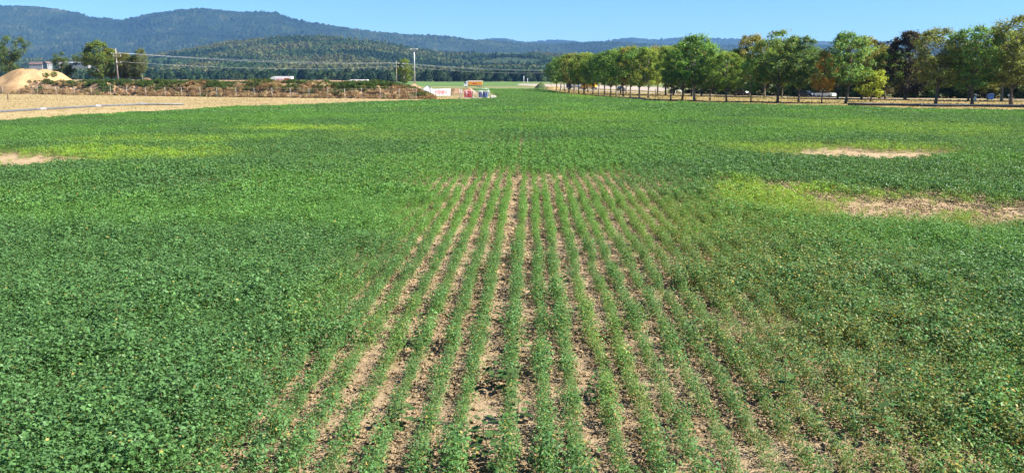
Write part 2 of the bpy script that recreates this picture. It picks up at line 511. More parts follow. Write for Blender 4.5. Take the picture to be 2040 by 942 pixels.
# ------------------------------------------------------------------ hills
def hill(name, sil, d_crest, d_foot, d_back, mat, na, nt_, bumps, label, foot_z=0.0, spur=0.0, seed=3, prof=1.25):
    """a ridge seen from the valley: crest heights follow its skyline, with spurs and tree-sized roughness"""
    xs = np.array([s[0] for s in sil], float); ys = np.array([s[1] for s in sil], float)
    px = np.linspace(xs[0], xs[-1], na)
    py = np.interp(px, xs, ys)
    ux = (px - 1020) / F
    crest = np.array([at(p, q, d_crest)[2] for p, q in zip(px, py)])
    X0 = np.array([at(p, q, d_crest)[0] for p, q in zip(px, py)]) / d_crest
    T = np.concatenate([np.linspace(0, 1, nt_), np.linspace(1, 1.6, max(6, nt_ // 6))[1:]])
    V = np.empty((len(T), na, 3))
    for i, t in enumerate(T):
        if t <= 1:
            D = d_foot + (d_crest - d_foot) * t; h = t ** prof
            h = h * (1 - .25 * (1 - t) * t * 2)
        else:
            D = d_crest + (d_back - d_crest) * (t - 1) / .6; h = 1 - ((t - 1) / .6) ** 1.5
        Dv = np.full(na, D)
        x = X0 * Dv
        wob = (fbm(x / 420.0, Dv / 420.0, seed, 4) - .5) * 2
        env = math.sin(min(t, 1) * math.pi) ** .8 if t < 1 else 0
        hh = crest * h * (1 + spur * wob * env) + foot_z * (1 - h)
        V[i, :, 0] = x; V[i, :, 1] = Dv
        V[i, :, 2] = hh + bumps * (rng.random(na) - .5) * (0.35 + 1.3 * vnoise(x / 140., Dv / 140., seed + 5)) * (1 if t > .02 else 0)
    idx = np.arange(len(T) * na).reshape(len(T), na)
    f = np.stack([idx[:-1, :-1], idx[:-1, 1:], idx[1:, 1:], idx[1:, :-1]], -1).reshape(-1, 4)
    me = mesh_np(name, V.reshape(-1, 3), f, mat)
    o = obj(name, me)
    tag(o, label, kind="structure")
    return V

SIL_A = [(600, 100), (860, 88), (945, 80.5), (985, 76.5), (1010, 77.5), (1040, 83), (1060, 84), (1090, 80), (1112, 79), (1140, 81), (1160, 84.5), (1190, 84), (1218, 81), (1238, 77), (1264, 75.5), (1300, 79.5), (1340, 76), (1375, 74.5), (1405, 75.5), (1440, 77), (1475, 78), (1600, 82), (1720, 84), (1820, 80), (1950, 79), (2100, 84), (2250, 90)]
SIL_B = [(-400, 40), (-200, 20), (0, 12), (40, 11.5), (80, 14), (130, 22), (162, 27), (176, 34), (200, 37), (245, 40), (262, 36), (300, 28), (350, 21), (395, 18), (430, 19.5), (480, 24), (520, 24), (555, 28), (580, 38), (620, 46.5), (650, 50), (690, 56), (730, 62), (760, 65), (800, 70), (850, 71), (880, 73), (920, 77.5), (950, 81), (985, 83), (1020, 85), (1045, 87), (1100, 88), (1160, 86), (1200, 83.5), (1230, 84), (1300, 88), (1400, 90), (1600, 92), (1800, 92), (2040, 98), (2300, 108)]
SIL_C = [(-300, 128), (0, 124), (150, 122), (240, 120), (300, 115), (340, 108), (380, 100), (430, 91), (500, 82), (560, 78), (620, 75), (680, 77), (730, 82), (790, 92), (850, 103), (900, 110), (950, 108), (1000, 105), (1060, 108), (1120, 112), (1300, 118), (1600, 124), (2040, 130), (2300, 135)]
hill("far_hills", SIL_A, 9800, 7600, 11000, M['hill_far'], 600, 60, 18, "pale blue distant hill line on the horizon", spur=.12, seed=31)
hill("mountain_ridge", SIL_B, 6300, 4000, 7400, M['hill_far'], 1200, 220, 22, "long blue wooded mountain ridge under the sky", spur=.30, seed=12)
VC = hill("foothill", SIL_C, 3000, 1500, 3600, M['hill_mid'], 420, 90, 5, "green wooded foothill in front of the blue mountain ridge", spur=.34, seed=45, prof=1.1)

# haze over the whole valley
hz = MB(); hz.box((0, 5150, 449.0), (17000, 13900, 902.0))
hm = bpy.data.materials.new("haze"); hm.use_nodes = True
hnt = hm.node_tree; hnt.nodes.clear()
ho = hnt.nodes.new("ShaderNodeOutputMaterial"); pv = hnt.nodes.new("ShaderNodeVolumePrincipled")
pv.inputs["Color"].default_value = (.21, .48, 1.0, 1); pv.inputs["Density"].default_value = 4.2e-5
pv.inputs["Anisotropy"].default_value = 0.0
hnt.links.new(pv.outputs[0], ho.inputs["Volume"])
tag(hz.build("haze", hm), "thin blue haze over the valley", kind="stuff")

# ------------------------------------------------------------------ forest on the foothill and at its foot
def crown_proto(name, n, r, h, leaf, mat, cone=False):
    u = rng.normal(size=(n, 3)); u /= np.linalg.norm(u, axis=1, keepdims=True)
    u[:, 2] = np.abs(u[:, 2]) * .95 + rng.random(n) * .1 - .25
    rad = .72 + .38 * fbm(u[:, 0] * 2.2 + 9 + r, u[:, 1] * 2.2 + u[:, 2] * 2, int(r * 10) % 97, 2)
    c = u * rad[:, None] * np.array([r, r, h * .5])
    if cone:
        zz = rng.random(n); th = rng.random(n) * 6.283
        rr = r * (1 - zz) * (.75 + .35 * rng.random(n))
        c = np.stack([rr * np.cos(th), rr * np.sin(th), zz * h - h * .5], 1)
    c[:, 2] += h * .55
    a, b = rand_axes(n, leaf * (.7 + .6 * rng.random(n)), leaf * .7, .1)
    # lay the leaf clumps roughly along the crown's surface
    nd = c - np.array([0, 0, h * .4]); nd /= np.linalg.norm(nd, axis=1, keepdims=True)
    nd += rng.normal(size=(n, 3)) * .45; nd /= np.linalg.norm(nd, axis=1, keepdims=True)
    t = rng.normal(size=(n, 3)); a = np.cross(nd, t); a /= np.linalg.norm(a, axis=1, keepdims=True); b = np.cross(nd, a)
    la = leaf * (.7 + .6 * rng.random(n))
    return proto(leaves_mesh(name, c, a * la[:, None], b * la[:, None] * .75, mat))

far_crowns = [crown_proto("forest_crown", 90, 4.6, 11, 1.5, M['forest_leaf']) for _ in range(6)] + \
             [crown_proto("forest_crown", 80, 3.0, 15, 1.4, M['forest_leaf'], True) for _ in range(1)]
mid_crowns = [crown_proto("woodland_crown", 420, 5.0, 15, 0.95, M['forest_leaf']) for _ in range(5)]

def surf(V, tcount, px, t):
    """a point on a hill grid by skyline position 0..1 and depth 0..1"""
    na = V.shape[1]
    i = t * (tcount - 1); j = px * (na - 1)
    i0 = np.clip(i.astype(int), 0, V.shape[0] - 2); j0 = np.clip(j.astype(int), 0, na - 2)
    fi = (i - i0)[:, None]; fj = (j - j0)[:, None]
    return (V[i0, j0] * (1 - fi) + V[i0 + 1, j0] * fi) * (1 - fj) + (V[i0, j0 + 1] * (1 - fi) + V[i0 + 1, j0 + 1] * fi) * fj

nC = 26000
pj = rng.random(nC); pt = rng.random(nC) ** .8
pxs = -300 + pj * 2600
keep = (pxs > -120) & (pxs < 1500)
P = surf(VC, 90, pj, pt)
clear = fbm(P[:, 0] / 260., P[:, 1] / 260., 71, 3)
keep &= clear < .72
P = P[keep]; P[:, 2] -= 1.0
n = len(P)
w = fbm(P[:, 0] / 180., P[:, 1] / 180., 72, 3)[:, None]
w2 = rng.random((n, 1))
green = np.array([.040, .072, .022]); olive = np.array([.095, .098, .036]); dark = np.array([.014, .034, .016])
tint = dark + (green - dark) * smooth(.3, .45, w) + (olive - green) * smooth(.46, .62, w) * .9
tint = tint * (.9 + .85 * w2)
lod = np.zeros(n, int)
scatter("hillside_forest", P, np.stack([np.zeros(n), np.zeros(n), rng.random(n) * 6.28], 1), .75 + .55 * rng.random(n), tint, [far_crowns], lod,
        label="mixed woodland covering the green foothill")

# belt of woodland at the foot
nD = 2600
pxD = rng.uniform(-200, 1500, nD); dD = 985 + 520 * rng.random(nD) ** 1.3
hol = fbm(pxD / 60., dD / 90., 77, 2)
k = (hol > .30) & ~((pxD < 290) & (dD < 1250) & (pxD > 140) & (rng.random(nD) < .6))
pxD, dD = pxD[k], dD[k]
n = len(pxD)
zD = np.where(dD > 1200, (dD - 1200) * .028, 0.0)
P = np.stack([(pxD - 1020) / F * dD, dD, zD - 5.0], 1)
w = fbm(P[:, 0] / 40., P[:, 1] / 60., 78, 2)[:, None]
tint = (np.array([.016, .040, .016]) + (np.array([.055, .088, .030]) - np.array([.016, .040, .016])) * smooth(.35, .7, w)) * (.6 + .8 * rng.random((n, 1)))
sc_ = .75 + .55 * rng.random(n)
scatter("woodland_belt", P, np.stack([np.zeros(n), np.zeros(n), rng.random(n) * 6.28], 1), np.stack([sc_, sc_, sc_ * (.8 + .35 * rng.random(n))], 1), tint, [mid_crowns],
        label="dark belt of woodland at the foot of the hills")

# ------------------------------------------------------------------ earth bank, plateau, heaps
bf = np.array(bank_foot)
seg = np.linalg.norm(np.diff(bf, axis=0), axis=1); cum = np.concatenate([[0], np.cumsum(seg)])
BL = cum[-1]
def foot_at(s):
    s = np.asarray(s, float)
    x = np.interp(s, cum, bf[:, 0]); y = np.interp(s, cum, bf[:, 1])
    return x, y
d_ = bf[-1] - bf[0]; d_ /= np.linalg.norm(d_)
bn_ = np.array([bf[-1][0] - 6.0, bf[-1][1]]); bn_ /= np.linalg.norm(bn_)
def bank_pt(s, w):
    """a point of the bank: s along its foot, w metres back from it"""
    s = np.asarray(s, float); w = np.asarray(w, float)
    x, y = foot_at(np.clip(s, 0, BL)); over = np.maximum(s - BL, 0)
    x = x + bn_[0] * w + d_[0] * over; y = y + bn_[1] * w + d_[1] * over
    lim = 9.0
    h = 3.15 * smooth(0, lim, w) + .55 * smooth(10, 70, w)
    endf = 1 - smooth(BL - 7, BL + 9, s + .15 * w)
    rough = (fbm(x / 3.2, y / 3.2, 91, 4) - .5) * 1.5 * smooth(.3, 2.5, w) * (1 - .75 * smooth(9, 14, w))
    lump = (fbm(x / 11., y / 11., 92, 3) - .5) * 1.5 * smooth(2, 6, w) * (1 - .8 * smooth(12, 30, w))
    z = (h + rough + lump) * endf - .12
    return np.stack([x, y, z], -1)
ws = np.concatenate([np.linspace(0, 12, 34), np.array([14, 17, 21, 27, 35, 45, 60, 80, 110, 150, 190]), ])
ss = np.concatenate([np.linspace(0, BL - 30, 150), np.linspace(BL - 30, BL + 14, 75)[1:]])
S_, W_ = np.meshgrid(ss, ws)
V = bank_pt(S_, W_)
V[-1, :, 2] = -.5
idx = np.arange(V.shape[0] * V.shape[1]).reshape(V.shape[0], V.shape[1])
f = np.stack([idx[:-1, :-1], idx[:-1, 1:], idx[1:, 1:], idx[1:, :-1]], -1).reshape(-1, 4)
tag(obj("earth_bank", mesh_np("earth_bank", V.reshape(-1, 3), f, M['bank'], True)), "rough brown earth bank with a flat top beyond the stubble strip", kind="structure")

def heap(name, cx, cy, z0, rx, ry, h, mat, label, cat="heap", seed=1, flat=.35, group=None):
    na, nr = 48, 16
    v = []; 
    for i in range(nr + 1):
        r = i / nr
        for k in range(na):
            t = 2 * math.pi * k / na
            wob = 1 + .28 * (float(fbm(math.cos(t) * 1.7 + seed * 7, math.sin(t) * 1.7, seed, 3)) - .5) * 2
            x = cx + rx * r * wob * math.cos(t); y = cy + ry * r * wob * math.sin(t)
            hh = float(1 - smooth(flat, 1.0, r)); hh = hh ** .85
            z = z0 + h * hh * (.62 + .76 * float(fbm(x / (rx * .35), y / (rx * .35), seed + 3, 3))) + 1.0 * (float(fbm(x / 1.7, y / 1.7, seed + 5, 3)) - .5) * min(1, h / 3) * (r < .97) - (min(2.4, .25 + h * .4) if i == nr else 0)
            v.append((x, y, z))
    f = []
    for i in range(nr):
        for k in range(na): f.append((i * na + k, (i + 1) * na + k, (i + 1) * na + (k + 1) % na, i * na + (k + 1) % na))
    mb = MB(); mb.add(v, f, True)
    return tag(mb.build(name, mat), label, cat, group)

m0 = at(66, 155, 262)
heap("sand_heap", m0[0], 262, 2.0, 15.0, 10.5, 4.5, M['sand'], "big tan sand heap standing on the earth bank", seed=4, flat=.22)
m1 = at(293, 155, 236); heap("soil_heap", m1[0], 236, 3.4, 1.6, 1.4, 1.0, M['bank'], "small brown soil heap beside the utility pole trees", seed=9)
m1 = at(645, 160, 205); heap("soil_heap", m1[0], 206, 2.8, 2.6, 2, .7, M['sand'], "small tan soil heap on the bank near the white van", seed=11)
m1 = ground(812, 192); heap("soil_heap", m1[0], m1[1] + 10, -.1, 4.6, 4, 2.5, M['bank'], "brown soil heap at the foot of the floodlight mast", seed=13)
m1 = ground(900, 190); heap("soil_heap", m1[0] + 1.5, m1[1] + 8, -.1, 6.5, 5, 1.7, M['bank'], "low brown soil heap behind the white banner", seed=15)
m1 = ground(1077, 176); heap("grassy_mound", m1[0] + .4, m1[1] + 3, -.1, 3.4, 3.4, 2.2, M['mound'], "dark green overgrown mound at the end of the tree avenue", "mound", seed=17, flat=.1)
m1 = ground(1103, 179); heap("soil_heap", m1[0], m1[1], -.1, 4.0, 3.0, 1.3, M['dry_grass'], "flat straw-coloured heap beside the overgrown mound", seed=19)
m1 = ground(1262, 199); heap("soil_heap", m1[0], m1[1] + 1, -.1, 4.6, 1.6, .55, M['sand'], "low bare soil hump on the field edge by the avenue", seed=21)

# weeds, dry stalks and stones on the bank
def tuft_proto(name, n, r, h, leafw, mat, spread=.5):
    th = rng.random(n) * 6.283; rr = r * np.sqrt(rng.random(n))
    base = np.stack([rr * np.cos(th), rr * np.sin(th), np.zeros(n)], 1)
    lean = np.stack([rng.normal(size=n) * spread, rng.normal(size=n) * spread, np.ones(n)], 1)
    lean /= np.linalg.norm(lean, axis=1, keepdims=True)
    L = h * (.5 + .5 * rng.random(n)) * (1 - .45 * rr / r)
    a = lean * (L / 2)[:, None]
    side = np.cross(lean, rng.normal(size=(n, 3))); side /= np.linalg.norm(side, axis=1, keepdims=True)
    return proto(leaves_mesh(name, base + a, a, side * leafw, mat))
def bush_proto(name, n, r, h, leaf, mat):
    u = rng.normal(size=(n, 3)); u /= np.linalg.norm(u, axis=1, keepdims=True)
    u *= (rng.random(n) ** .33)[:, None]
    c = u * np.array([r, r, h / 2]) + np.array([0, 0, h / 2])
    a, b = rand_axes(n, leaf * (.7 + .6 * rng.random(n)), leaf * .6, .2)
    return proto(leaves_mesh(name, c, a, b, mat))
def rock_proto(name, r, mat):
    n1, n2 = 7, 5
    v = []; f = []
    for i in range(n2):
        ph = math.pi * (i + .15) / (n2 - 1 + .3)
        for k in range(n1):
            t = 6.283 * k / n1
            q = r * (.7 + .5 * rng.random())
            v.append((q * math.sin(ph) * math.cos(t), q * math.sin(ph) * math.sin(t), q * .6 * math.cos(ph) + r * .3))
    for i in range(n2 - 1):
        for k in range(n1): f.append((i * n1 + k, (i + 1) * n1 + k, (i + 1) * n1 + (k + 1) % n1, i * n1 + (k + 1) % n1))
    f.append(tuple(range(n1))); f.append(tuple(range((n2 - 1) * n1 + n1 - 1, (n2 - 1) * n1 - 1, -1)))
    mb = MB(); mb.add(v, f)
    return proto(mb.mesh(name, mat))

tufts = [tuft_proto("grass_tuft", 46, .34, .8, .022, M['tuft'], .38) for _ in range(4)]
bushes = [bush_proto("weed_clump", 110, .48, .75, .10, M['tuft']) for _ in range(4)]
rocks = [rock_proto("stone", .5, M['sand']) for _ in range(4)]

nb = 11000
s = rng.uniform(0, BL + 4, nb); wv = rng.random(nb) ** .8 * 13 + .15
P = bank_pt(s, wv)
zone = fbm(P[:, 0] / 4.0, P[:, 1] / 2.5, 95, 3)
frac = wv / 13
green_w = smooth(.22, .56, frac + (zone - .5) * 1.3)
bare = fbm(s / 6., wv / 2.4, 96, 3)
keep = (bare < .57 + .12 * (frac < .25)) & (P[:, 2] > -.2)
P, green_w, frac, zone = P[keep], green_w[keep], frac[keep], zone[keep]
n = len(P)
brown = np.array([.25, .14, .07]); straw = np.array([.46, .34, .18]); grn = np.array([.075, .120, .026]); dgrn = np.array([.055, .088, .026])
rnd = rng.random((n, 1))
dry = brown + (straw - brown) * rnd
gr = dgrn + (grn - dgrn) * rng.random((n, 1)) * 1.6
tint = dry * (1 - green_w[:, None]) + gr * green_w[:, None]
lod = (rng.random(n) < .45 + .35 * green_w).astype(int)
sc_ = (.55 + .75 * rng.random(n)) * (1.25 - .3 * frac)
scatter("bank_weeds", P, np.stack([rng.normal(size=n) * .12, rng.normal(size=n) * .12, rng.random(n) * 6.28], 1), sc_, tint, [tufts, bushes], lod,
        label="dry brown and green weeds covering the earth bank")
nr_ = 2200
s = rng.uniform(0, BL + 6, nr_); wv = rng.uniform(1.0, 10.5, nr_)
k = fbm(s / 6., wv / 2.4, 96, 3) > .5
s, wv = s[k], wv[k]; P = bank_pt(s, wv); n = len(P); P[:, 2] -= .1
scatter("bank_stones", P, rng.random((n, 3)) * 6.28, (.25 + .9 * rng.random(n) ** 2), np.ones((n, 3)) * .4, [rocks], label="tan stones and clods on the earth bank")
# dense green fringe on the shoulder of the bank
nb = 5200
s = rng.uniform(0, BL - 2, nb); wv = rng.uniform(8.5, 22, nb)
k = fbm(s / 14., wv / 8., 97, 2) > .38
s, wv = s[k], wv[k]; P = bank_pt(s, wv); n = len(P)
tint = (dgrn + (np.array([.11, .16, .03]) - dgrn) * rng.random((n, 1)))
hs = .3 + .4 * rng.random(n) + 1.1 * smooth(.62, .8, fbm(s / 9., wv / 9., 98, 2))
scatter("bank_top_grass", P, np.stack([np.zeros(n), np.zeros(n), rng.random(n) * 6.28], 1), hs, tint, [tufts, bushes], (rng.random(n) < .6).astype(int),
        label="green weeds along the shoulder of the earth bank")

# dry tufts on the strip and on the verge
def fill_poly(poly, n):
    poly = np.asarray(poly, float); lo = poly.min(0); hi = poly.max(0)
    q = rng.uniform(lo, hi, (n, 2)); return q[in_poly(q[:, 0], q[:, 1], poly)]
def visible(q, m=60):
    px = 1020 + q[:, 0] / q[:, 1] * F * 1.0 / CP
    return (q[:, 1] > 20) & (px > -m * 4) & (px < 2040 + m * 4)
def near_line(q, line, w):
    k = np.zeros(len(q), bool)
    for a, b in zip(line[:-1], line[1:]):
        a = np.array(a[:2]); b = np.array(b[:2]); d = b - a
        t = np.clip(((q - a) @ d) / (d @ d), 0, 1)
        k |= np.linalg.norm(q - (a + t[:, None] * d), axis=1) < w
    return k
q = fill_poly(strip, 90000); q = q[visible(q)]; q = q[:26000]
edge = near_line(q, fl[:9], 7.0) if True else None
n = len(q)
g = fbm(q[:, 0] / 9., q[:, 1] / 9., 101, 3)[:, None]
tint = np.array([.27, .20, .09]) + (np.array([.44, .34, .18]) - np.array([.27, .20, .09])) * rng.random((n, 1))
tint = tint * (1 - smooth(.6, .72, g)) + np.array([.16, .17, .05]) * smooth(.6, .72, g)
ew = (edge * (.35 + .65 * rng.random(n)))[:, None]
tint = tint * (1 - ew) + (np.array([.17, .125, .05]) + np.array([.03, .05, .0]) * rng.random((n, 1))) * ew
P = np.concatenate([q, np.full((n, 1), -.04)], 1)
scatter("strip_grass", P, np.stack([np.zeros(n), np.zeros(n), rng.random(n) * 6.28], 1), (.10 + .22 * rng.random(n) ** 2) * (1 + .9 * edge), tint, [tufts],
        label="short dry stubble and grass on the pale strip")
TRACK = [ground(*p) for p in [(1640, 207), (1750, 208.3), (1850, 209.3), (1950, 210.3), (2060, 211.5), (2300, 215), (2600, 219)]]
q = fill_poly(verge, 160000); q = q[visible(q)]; q = q[~near_line(q, TRACK, 1.6) & ~near_line(q, [ground(*p) for p in ROAD_PX], 3.2)]; q = q[:34000]
n = len(q)
g = fbm(q[:, 0] / 12., q[:, 1] / 12., 103, 3)[:, None]
tint = np.array([.24, .17, .06]) + (np.array([.42, .32, .15]) - np.array([.24, .17, .06])) * rng.random((n, 1))
tint = tint * (1 - smooth(.52, .66, g)) + np.array([.15, .17, .045]) * smooth(.52, .66, g)
P = np.concatenate([q, np.full((n, 1), -.045)], 1)
scatter("verge_grass", P, np.stack([np.zeros(n), np.zeros(n), rng.random(n) * 6.28], 1), .15 + .30 * rng.random(n) ** 2, tint, [tufts],
        label="dry grass growing under the avenue trees")

# ------------------------------------------------------------------ soybean crop
ANG = math.atan2(35.0 / F, CP + 0.0)
CA, SA = math.cos(ANG), math.sin(ANG)
def row_xy(r, l): return r * CA + l * SA, -r * SA + l * CA
def px_of(x, y, z=0.0):
    yc = y * CP - (z - CAM_H) * SP
    zc = y * SP + (z - CAM_H) * CP
    return 1020 + F * x / yc, 471 - F * zc / yc

def ell(x, y, p0, p1, q0, q1, soft=.5, seed=0, nz=.9, nsc=2.2):
    """1 inside a patch given by its extent on the ground (columns p, rows q), ragged at its border"""
    c = ground((p0 + p1) / 2, (q0 + q1) / 2); a = ground((p0 + p1) / 2, q0); b = ground((p0 + p1) / 2, q1)
    e0 = ground(p0, (q0 + q1) / 2); e1 = ground(p1, (q0 + q1) / 2)
    rx = (e1[0] - e0[0]) / 2; ry = (a[1] - b[1]) / 2; cy = (a[1] + b[1]) / 2
    rr = np.sqrt(((x - c[0]) / rx) ** 2 + ((y - cy) / ry) ** 2)
    rr = rr + (fbm(x / nsc, y / nsc, 200 + seed, 3) - .5) * nz
    return 1 - smooth(1 - soft, 1 + soft * .5, rr)

def crop_state(x, y):
    r = x * CA - y * SA; l = x * SA + y * CA
    nz = fbm(x / 1.6, y / 1.6, 5, 3) - .5
    lim = 40.0 + 3.0 * (fbm(r / .45, l * 0, 8, 2) - .5) * 2 - .10 * np.maximum(np.abs(r - .6) - 3, 0) ** 2 * .5
    lend = 1 - smooth(lim - 2.0, lim + 1.2, l + nz * 2)
    left = smooth(-4.7, -1.7, r + nz * 2.8 + .03 * l)
    right = 1 - smooth(1.6, 6.0, r + nz * 3.0 - .045 * l)
    stunt = left * right * lend
    # thin zone to the right of the open rows
    thin = (1 - smooth(6.0, 11.0, r + nz * 3)) * smooth(2.0, 4.5, r) * (1 - smooth(26, 40, l)) * .55
    bare = np.zeros_like(x)
    for (p0, p1, q0, q1, sd) in [(1600, 2010, 396, 462, 1), (1880, 2140, 408, 464, 2), (1530, 1880, 300, 328, 3), (-160, 175, 313, 345, 4), (1255, 1345, 196, 204, 5), (1480, 1700, 374, 384, 7)]:
        wgt = .75 if sd == 7 else 1.0
        bare = np.maximum(bare, wgt * ell(x, y, p0, p1, q0, q1, .55, sd, 1.5, 1.6 if q1 > 350 else 3.0))
    yel = np.zeros_like(x)
    for (p0, p1, q0, q1, sd, wt) in [(1440, 1720, 372, 440, 11, .95), (1560, 2120, 392, 462, 12, .75), (1440, 1960, 292, 322, 13, .75), (-160, 420, 300, 340, 14, .75),
                                     (420, 720, 258, 273, 15, .95), (60, 600, 276, 300, 16, .5), (600, 1000, 268, 300, 17, .3), (1520, 2060, 244, 284, 18, .45), (1120, 1230, 190, 199, 19, .6),
                                     (1020, 1320, 225, 262, 20, .3), (700, 860, 600, 780, 21, .15), (560, 700, 560, 700, 22, .18), (1150, 1300, 560, 942, 23, .25)]:
        yel = np.maximum(yel, wt * ell(x, y, p0, p1, q0, q1, .6, sd, 1.0, 3.0 if q1 > 340 else 7.0))
    return r, l, stunt, thin, bare, yel

# row positions: the open rows as they stand, then evenly spaced
rows = [-2.82, -2.30, -1.825, -1.338, -.892, -.268, .213, .599, 1.11, 1.556, 1.98]
rows = [-.445 * i - 2.82 for i in range(1, 300)][::-1] + rows + [1.98 + .45 * i for i in range(1, 320)]
rows = np.array(rows)
LOD0, LOD1 = 33.0, 105.0
pts, kinds = [], []
# nearest: single plants along the rows
for rr in rows:
    if abs(rr) > 34: continue
    ls = np.arange(5.0, LOD0 + 1.0, .085)
    ls = ls + rng.normal(size=len(ls)) * .03
    rj = rr + rng.normal(size=len(ls)) * .024 + .11 * (fbm(ls / 2.2, ls * 0 + rr * 9, 44, 2) - .5)
    x, y = row_xy(rj, ls)
    px, py = px_of(x, y, .3)
    k = (px > -1000) & (px < 3100) & (py < 1300)
    pts.append(np.stack([x[k], y[k], rng.random(k.sum())], 1))
A = np.concatenate(pts)
k = np.hypot(A[:, 0], A[:, 1]) < LOD0 + rng.normal(size=len(A)) * .8
A = A[k]
r, l, stunt, thin, bare, yel = crop_state(A[:, 0], A[:, 1])
n = len(A)
gap = vnoise(l / .35, r * 7.1, 61)                       # uneven stand along the row
pk = 1.0 - .25 * stunt * (gap > .75) - .82 * bare - .30 * thin * (gap > .68)
k = (rng.random(n) < pk) & in_poly(A[:, 0], A[:, 1], FIELD)
A, r, l, stunt, thin, bare, yel = [q[k] for q in (A, r, l, stunt, thin, bare, yel)]
n = len(A)
lat = rng.normal(size=n) * (.10 - .07 * np.maximum(stunt, thin * .5))
A[:, 0] += lat * CA; A[:, 1] += -lat * SA
hgt = fbm(A[:, 0] / 1.1, A[:, 1] / 1.1, 62, 3)
scl0 = (.98 - .38 * stunt - .10 * thin - .50 * bare - .14 * yel) * (1 + .3 * (rng.random(n) < .05)) * (1 + stunt * ((vnoise(l / .45, r * 5.3, 67) - .5) * .75 + rng.normal(size=n) * .08)) * (.72 + .56 * hgt) * (.85 + .3 * rng.random(n))
vol = np.stack([scl0 * (1 - .08 * stunt), scl0 * (1 - .08 * stunt), scl0], 1)

def crop_tint(x, y, stunt, thin, yel, bare, n):
    big = fbm(x / 9., y / 9., 63, 3); far = smooth(40, 120, y)
    vig = np.clip(smooth(.42, .66, big) * .55 + .30 * far + .18 * stunt + rng.normal(size=n) * .14, 0, 1)[:, None]
    dark = np.array([.084, .178, .056]); bright = np.array([.122, .270, .048]); yy = np.array([.23, .38, .045]); br = np.array([.20, .16, .045])
    t = dark + (bright - dark) * vig
    w = np.clip(yel * (.22 + 1.05 * rng.random(n)) + .9 * (yel > .3) * (vnoise(x / .8, y / .8, 66) > .62) * yel * .4, 0, 1)[:, None]
    t = t * (1 - w) + yy * w
    bw = np.clip(thin * (rng.random(n) < .3) * .7 + bare * .25, 0, 1)[:, None]
    return t * (1 - bw) + br * bw

tint0 = crop_tint(A[:, 0], A[:, 1], stunt, thin, yel, bare, n)
odd0 = np.clip(.006 + .05 * stunt + .15 * thin + .10 * yel + .1 * bare, 0, .5)
rot0 = np.stack([rng.normal(size=n) * .12, rng.normal(size=n) * .12, rng.random(n) * 6.28], 1)
P0 = np.stack([A[:, 0], A[:, 1], np.full(n, -.01)], 1)

# middle distance: short lengths of row
pts = []
for rr in rows:
    ls = np.arange(LOD0 - 8, LOD1 + 4, .5)
    ls = ls + rng.normal(size=len(ls)) * .08
    rj = rr + rng.normal(size=len(ls)) * .05
    x, y = row_xy(rj, ls)
    px, py = px_of(x, y, .3)
    k = (px > -600) & (px < 2700) & (np.hypot(x, y) > LOD0 - 1) & (y < LOD1)
    pts.append(np.stack([x[k], y[k]], 1))
B = np.concatenate(pts)
B = B[in_poly(B[:, 0], B[:, 1], FIELD)]
r, l, stunt, thin, bare, yel = crop_state(B[:, 0], B[:, 1])
n = len(B)
k = rng.random(n) < 1.0 - .84 * bare - .15 * yel
B, r, l, stunt, thin, bare, yel = [q[k] for q in (B, r, l, stunt, thin, bare, yel)]
n = len(B)
hgt = fbm(B[:, 0] / 2.5, B[:, 1] / 2.5, 62, 3)
s1 = (1.0 - .40 * stunt - .55 * bare - .12 * yel) * (.72 + .56 * hgt) * (.85 + .3 * rng.random(n))
tint1 = crop_tint(B[:, 0], B[:, 1], stunt, thin, yel, bare, n)
odd1 = np.clip(.006 + .05 * stunt + .08 * thin + .06 * yel + .1 * bare, 0, .5)
rot1 = np.stack([np.zeros(n), np.zeros(n), -ANG + rng.normal(size=n) * .08 + np.pi * (rng.random(n) < .5)], 1)
P1 = np.stack([B[:, 0], B[:, 1], np.full(n, -.01)], 1)
vol1 = np.stack([s1 * (1.05 - .35 * stunt), np.maximum(s1, .75), s1], 1)

# far: patches
q = FIELD[FIELD[:, 1] > 60]
gx, gy = np.meshgrid(np.arange(-130, 170, 1.0), np.arange(LOD1 - 1, 480, 1.0))
C = np.stack([gx.ravel(), gy.ravel()], 1) + rng.normal(size=(gx.size, 2)) * .35
px, py = px_of(C[:, 0], C[:, 1], .3)
k = in_poly(C[:, 0], C[:, 1], FIELD) & (px > -400) & (px < 2500) & ((C[:, 1] < 260) | (rng.random(len(C)) < .55))
C = C[k]
r, l, stunt, thin, bare, yel = crop_state(C[:, 0], C[:, 1])
n = len(C)
k = rng.random(n) < 1 - .9 * bare
C, r, l, stunt, thin, bare, yel = [q[k] for q in (C, r, l, stunt, thin, bare, yel)]
n = len(C)
hgt = fbm(C[:, 0] / 6., C[:, 1] / 6., 62, 3)
s2 = (.75 + .5 * hgt) * (.85 + .3 * rng.random(n)) * (1 - .4 * bare)
tint2 = crop_tint(C[:, 0], C[:, 1], stunt, thin, yel, bare, n)
rot2 = np.stack([np.zeros(n), np.zeros(n), rng.random(n) * 6.28], 1)
P2 = np.stack([C[:, 0], C[:, 1], np.full(n, -.01)], 1)

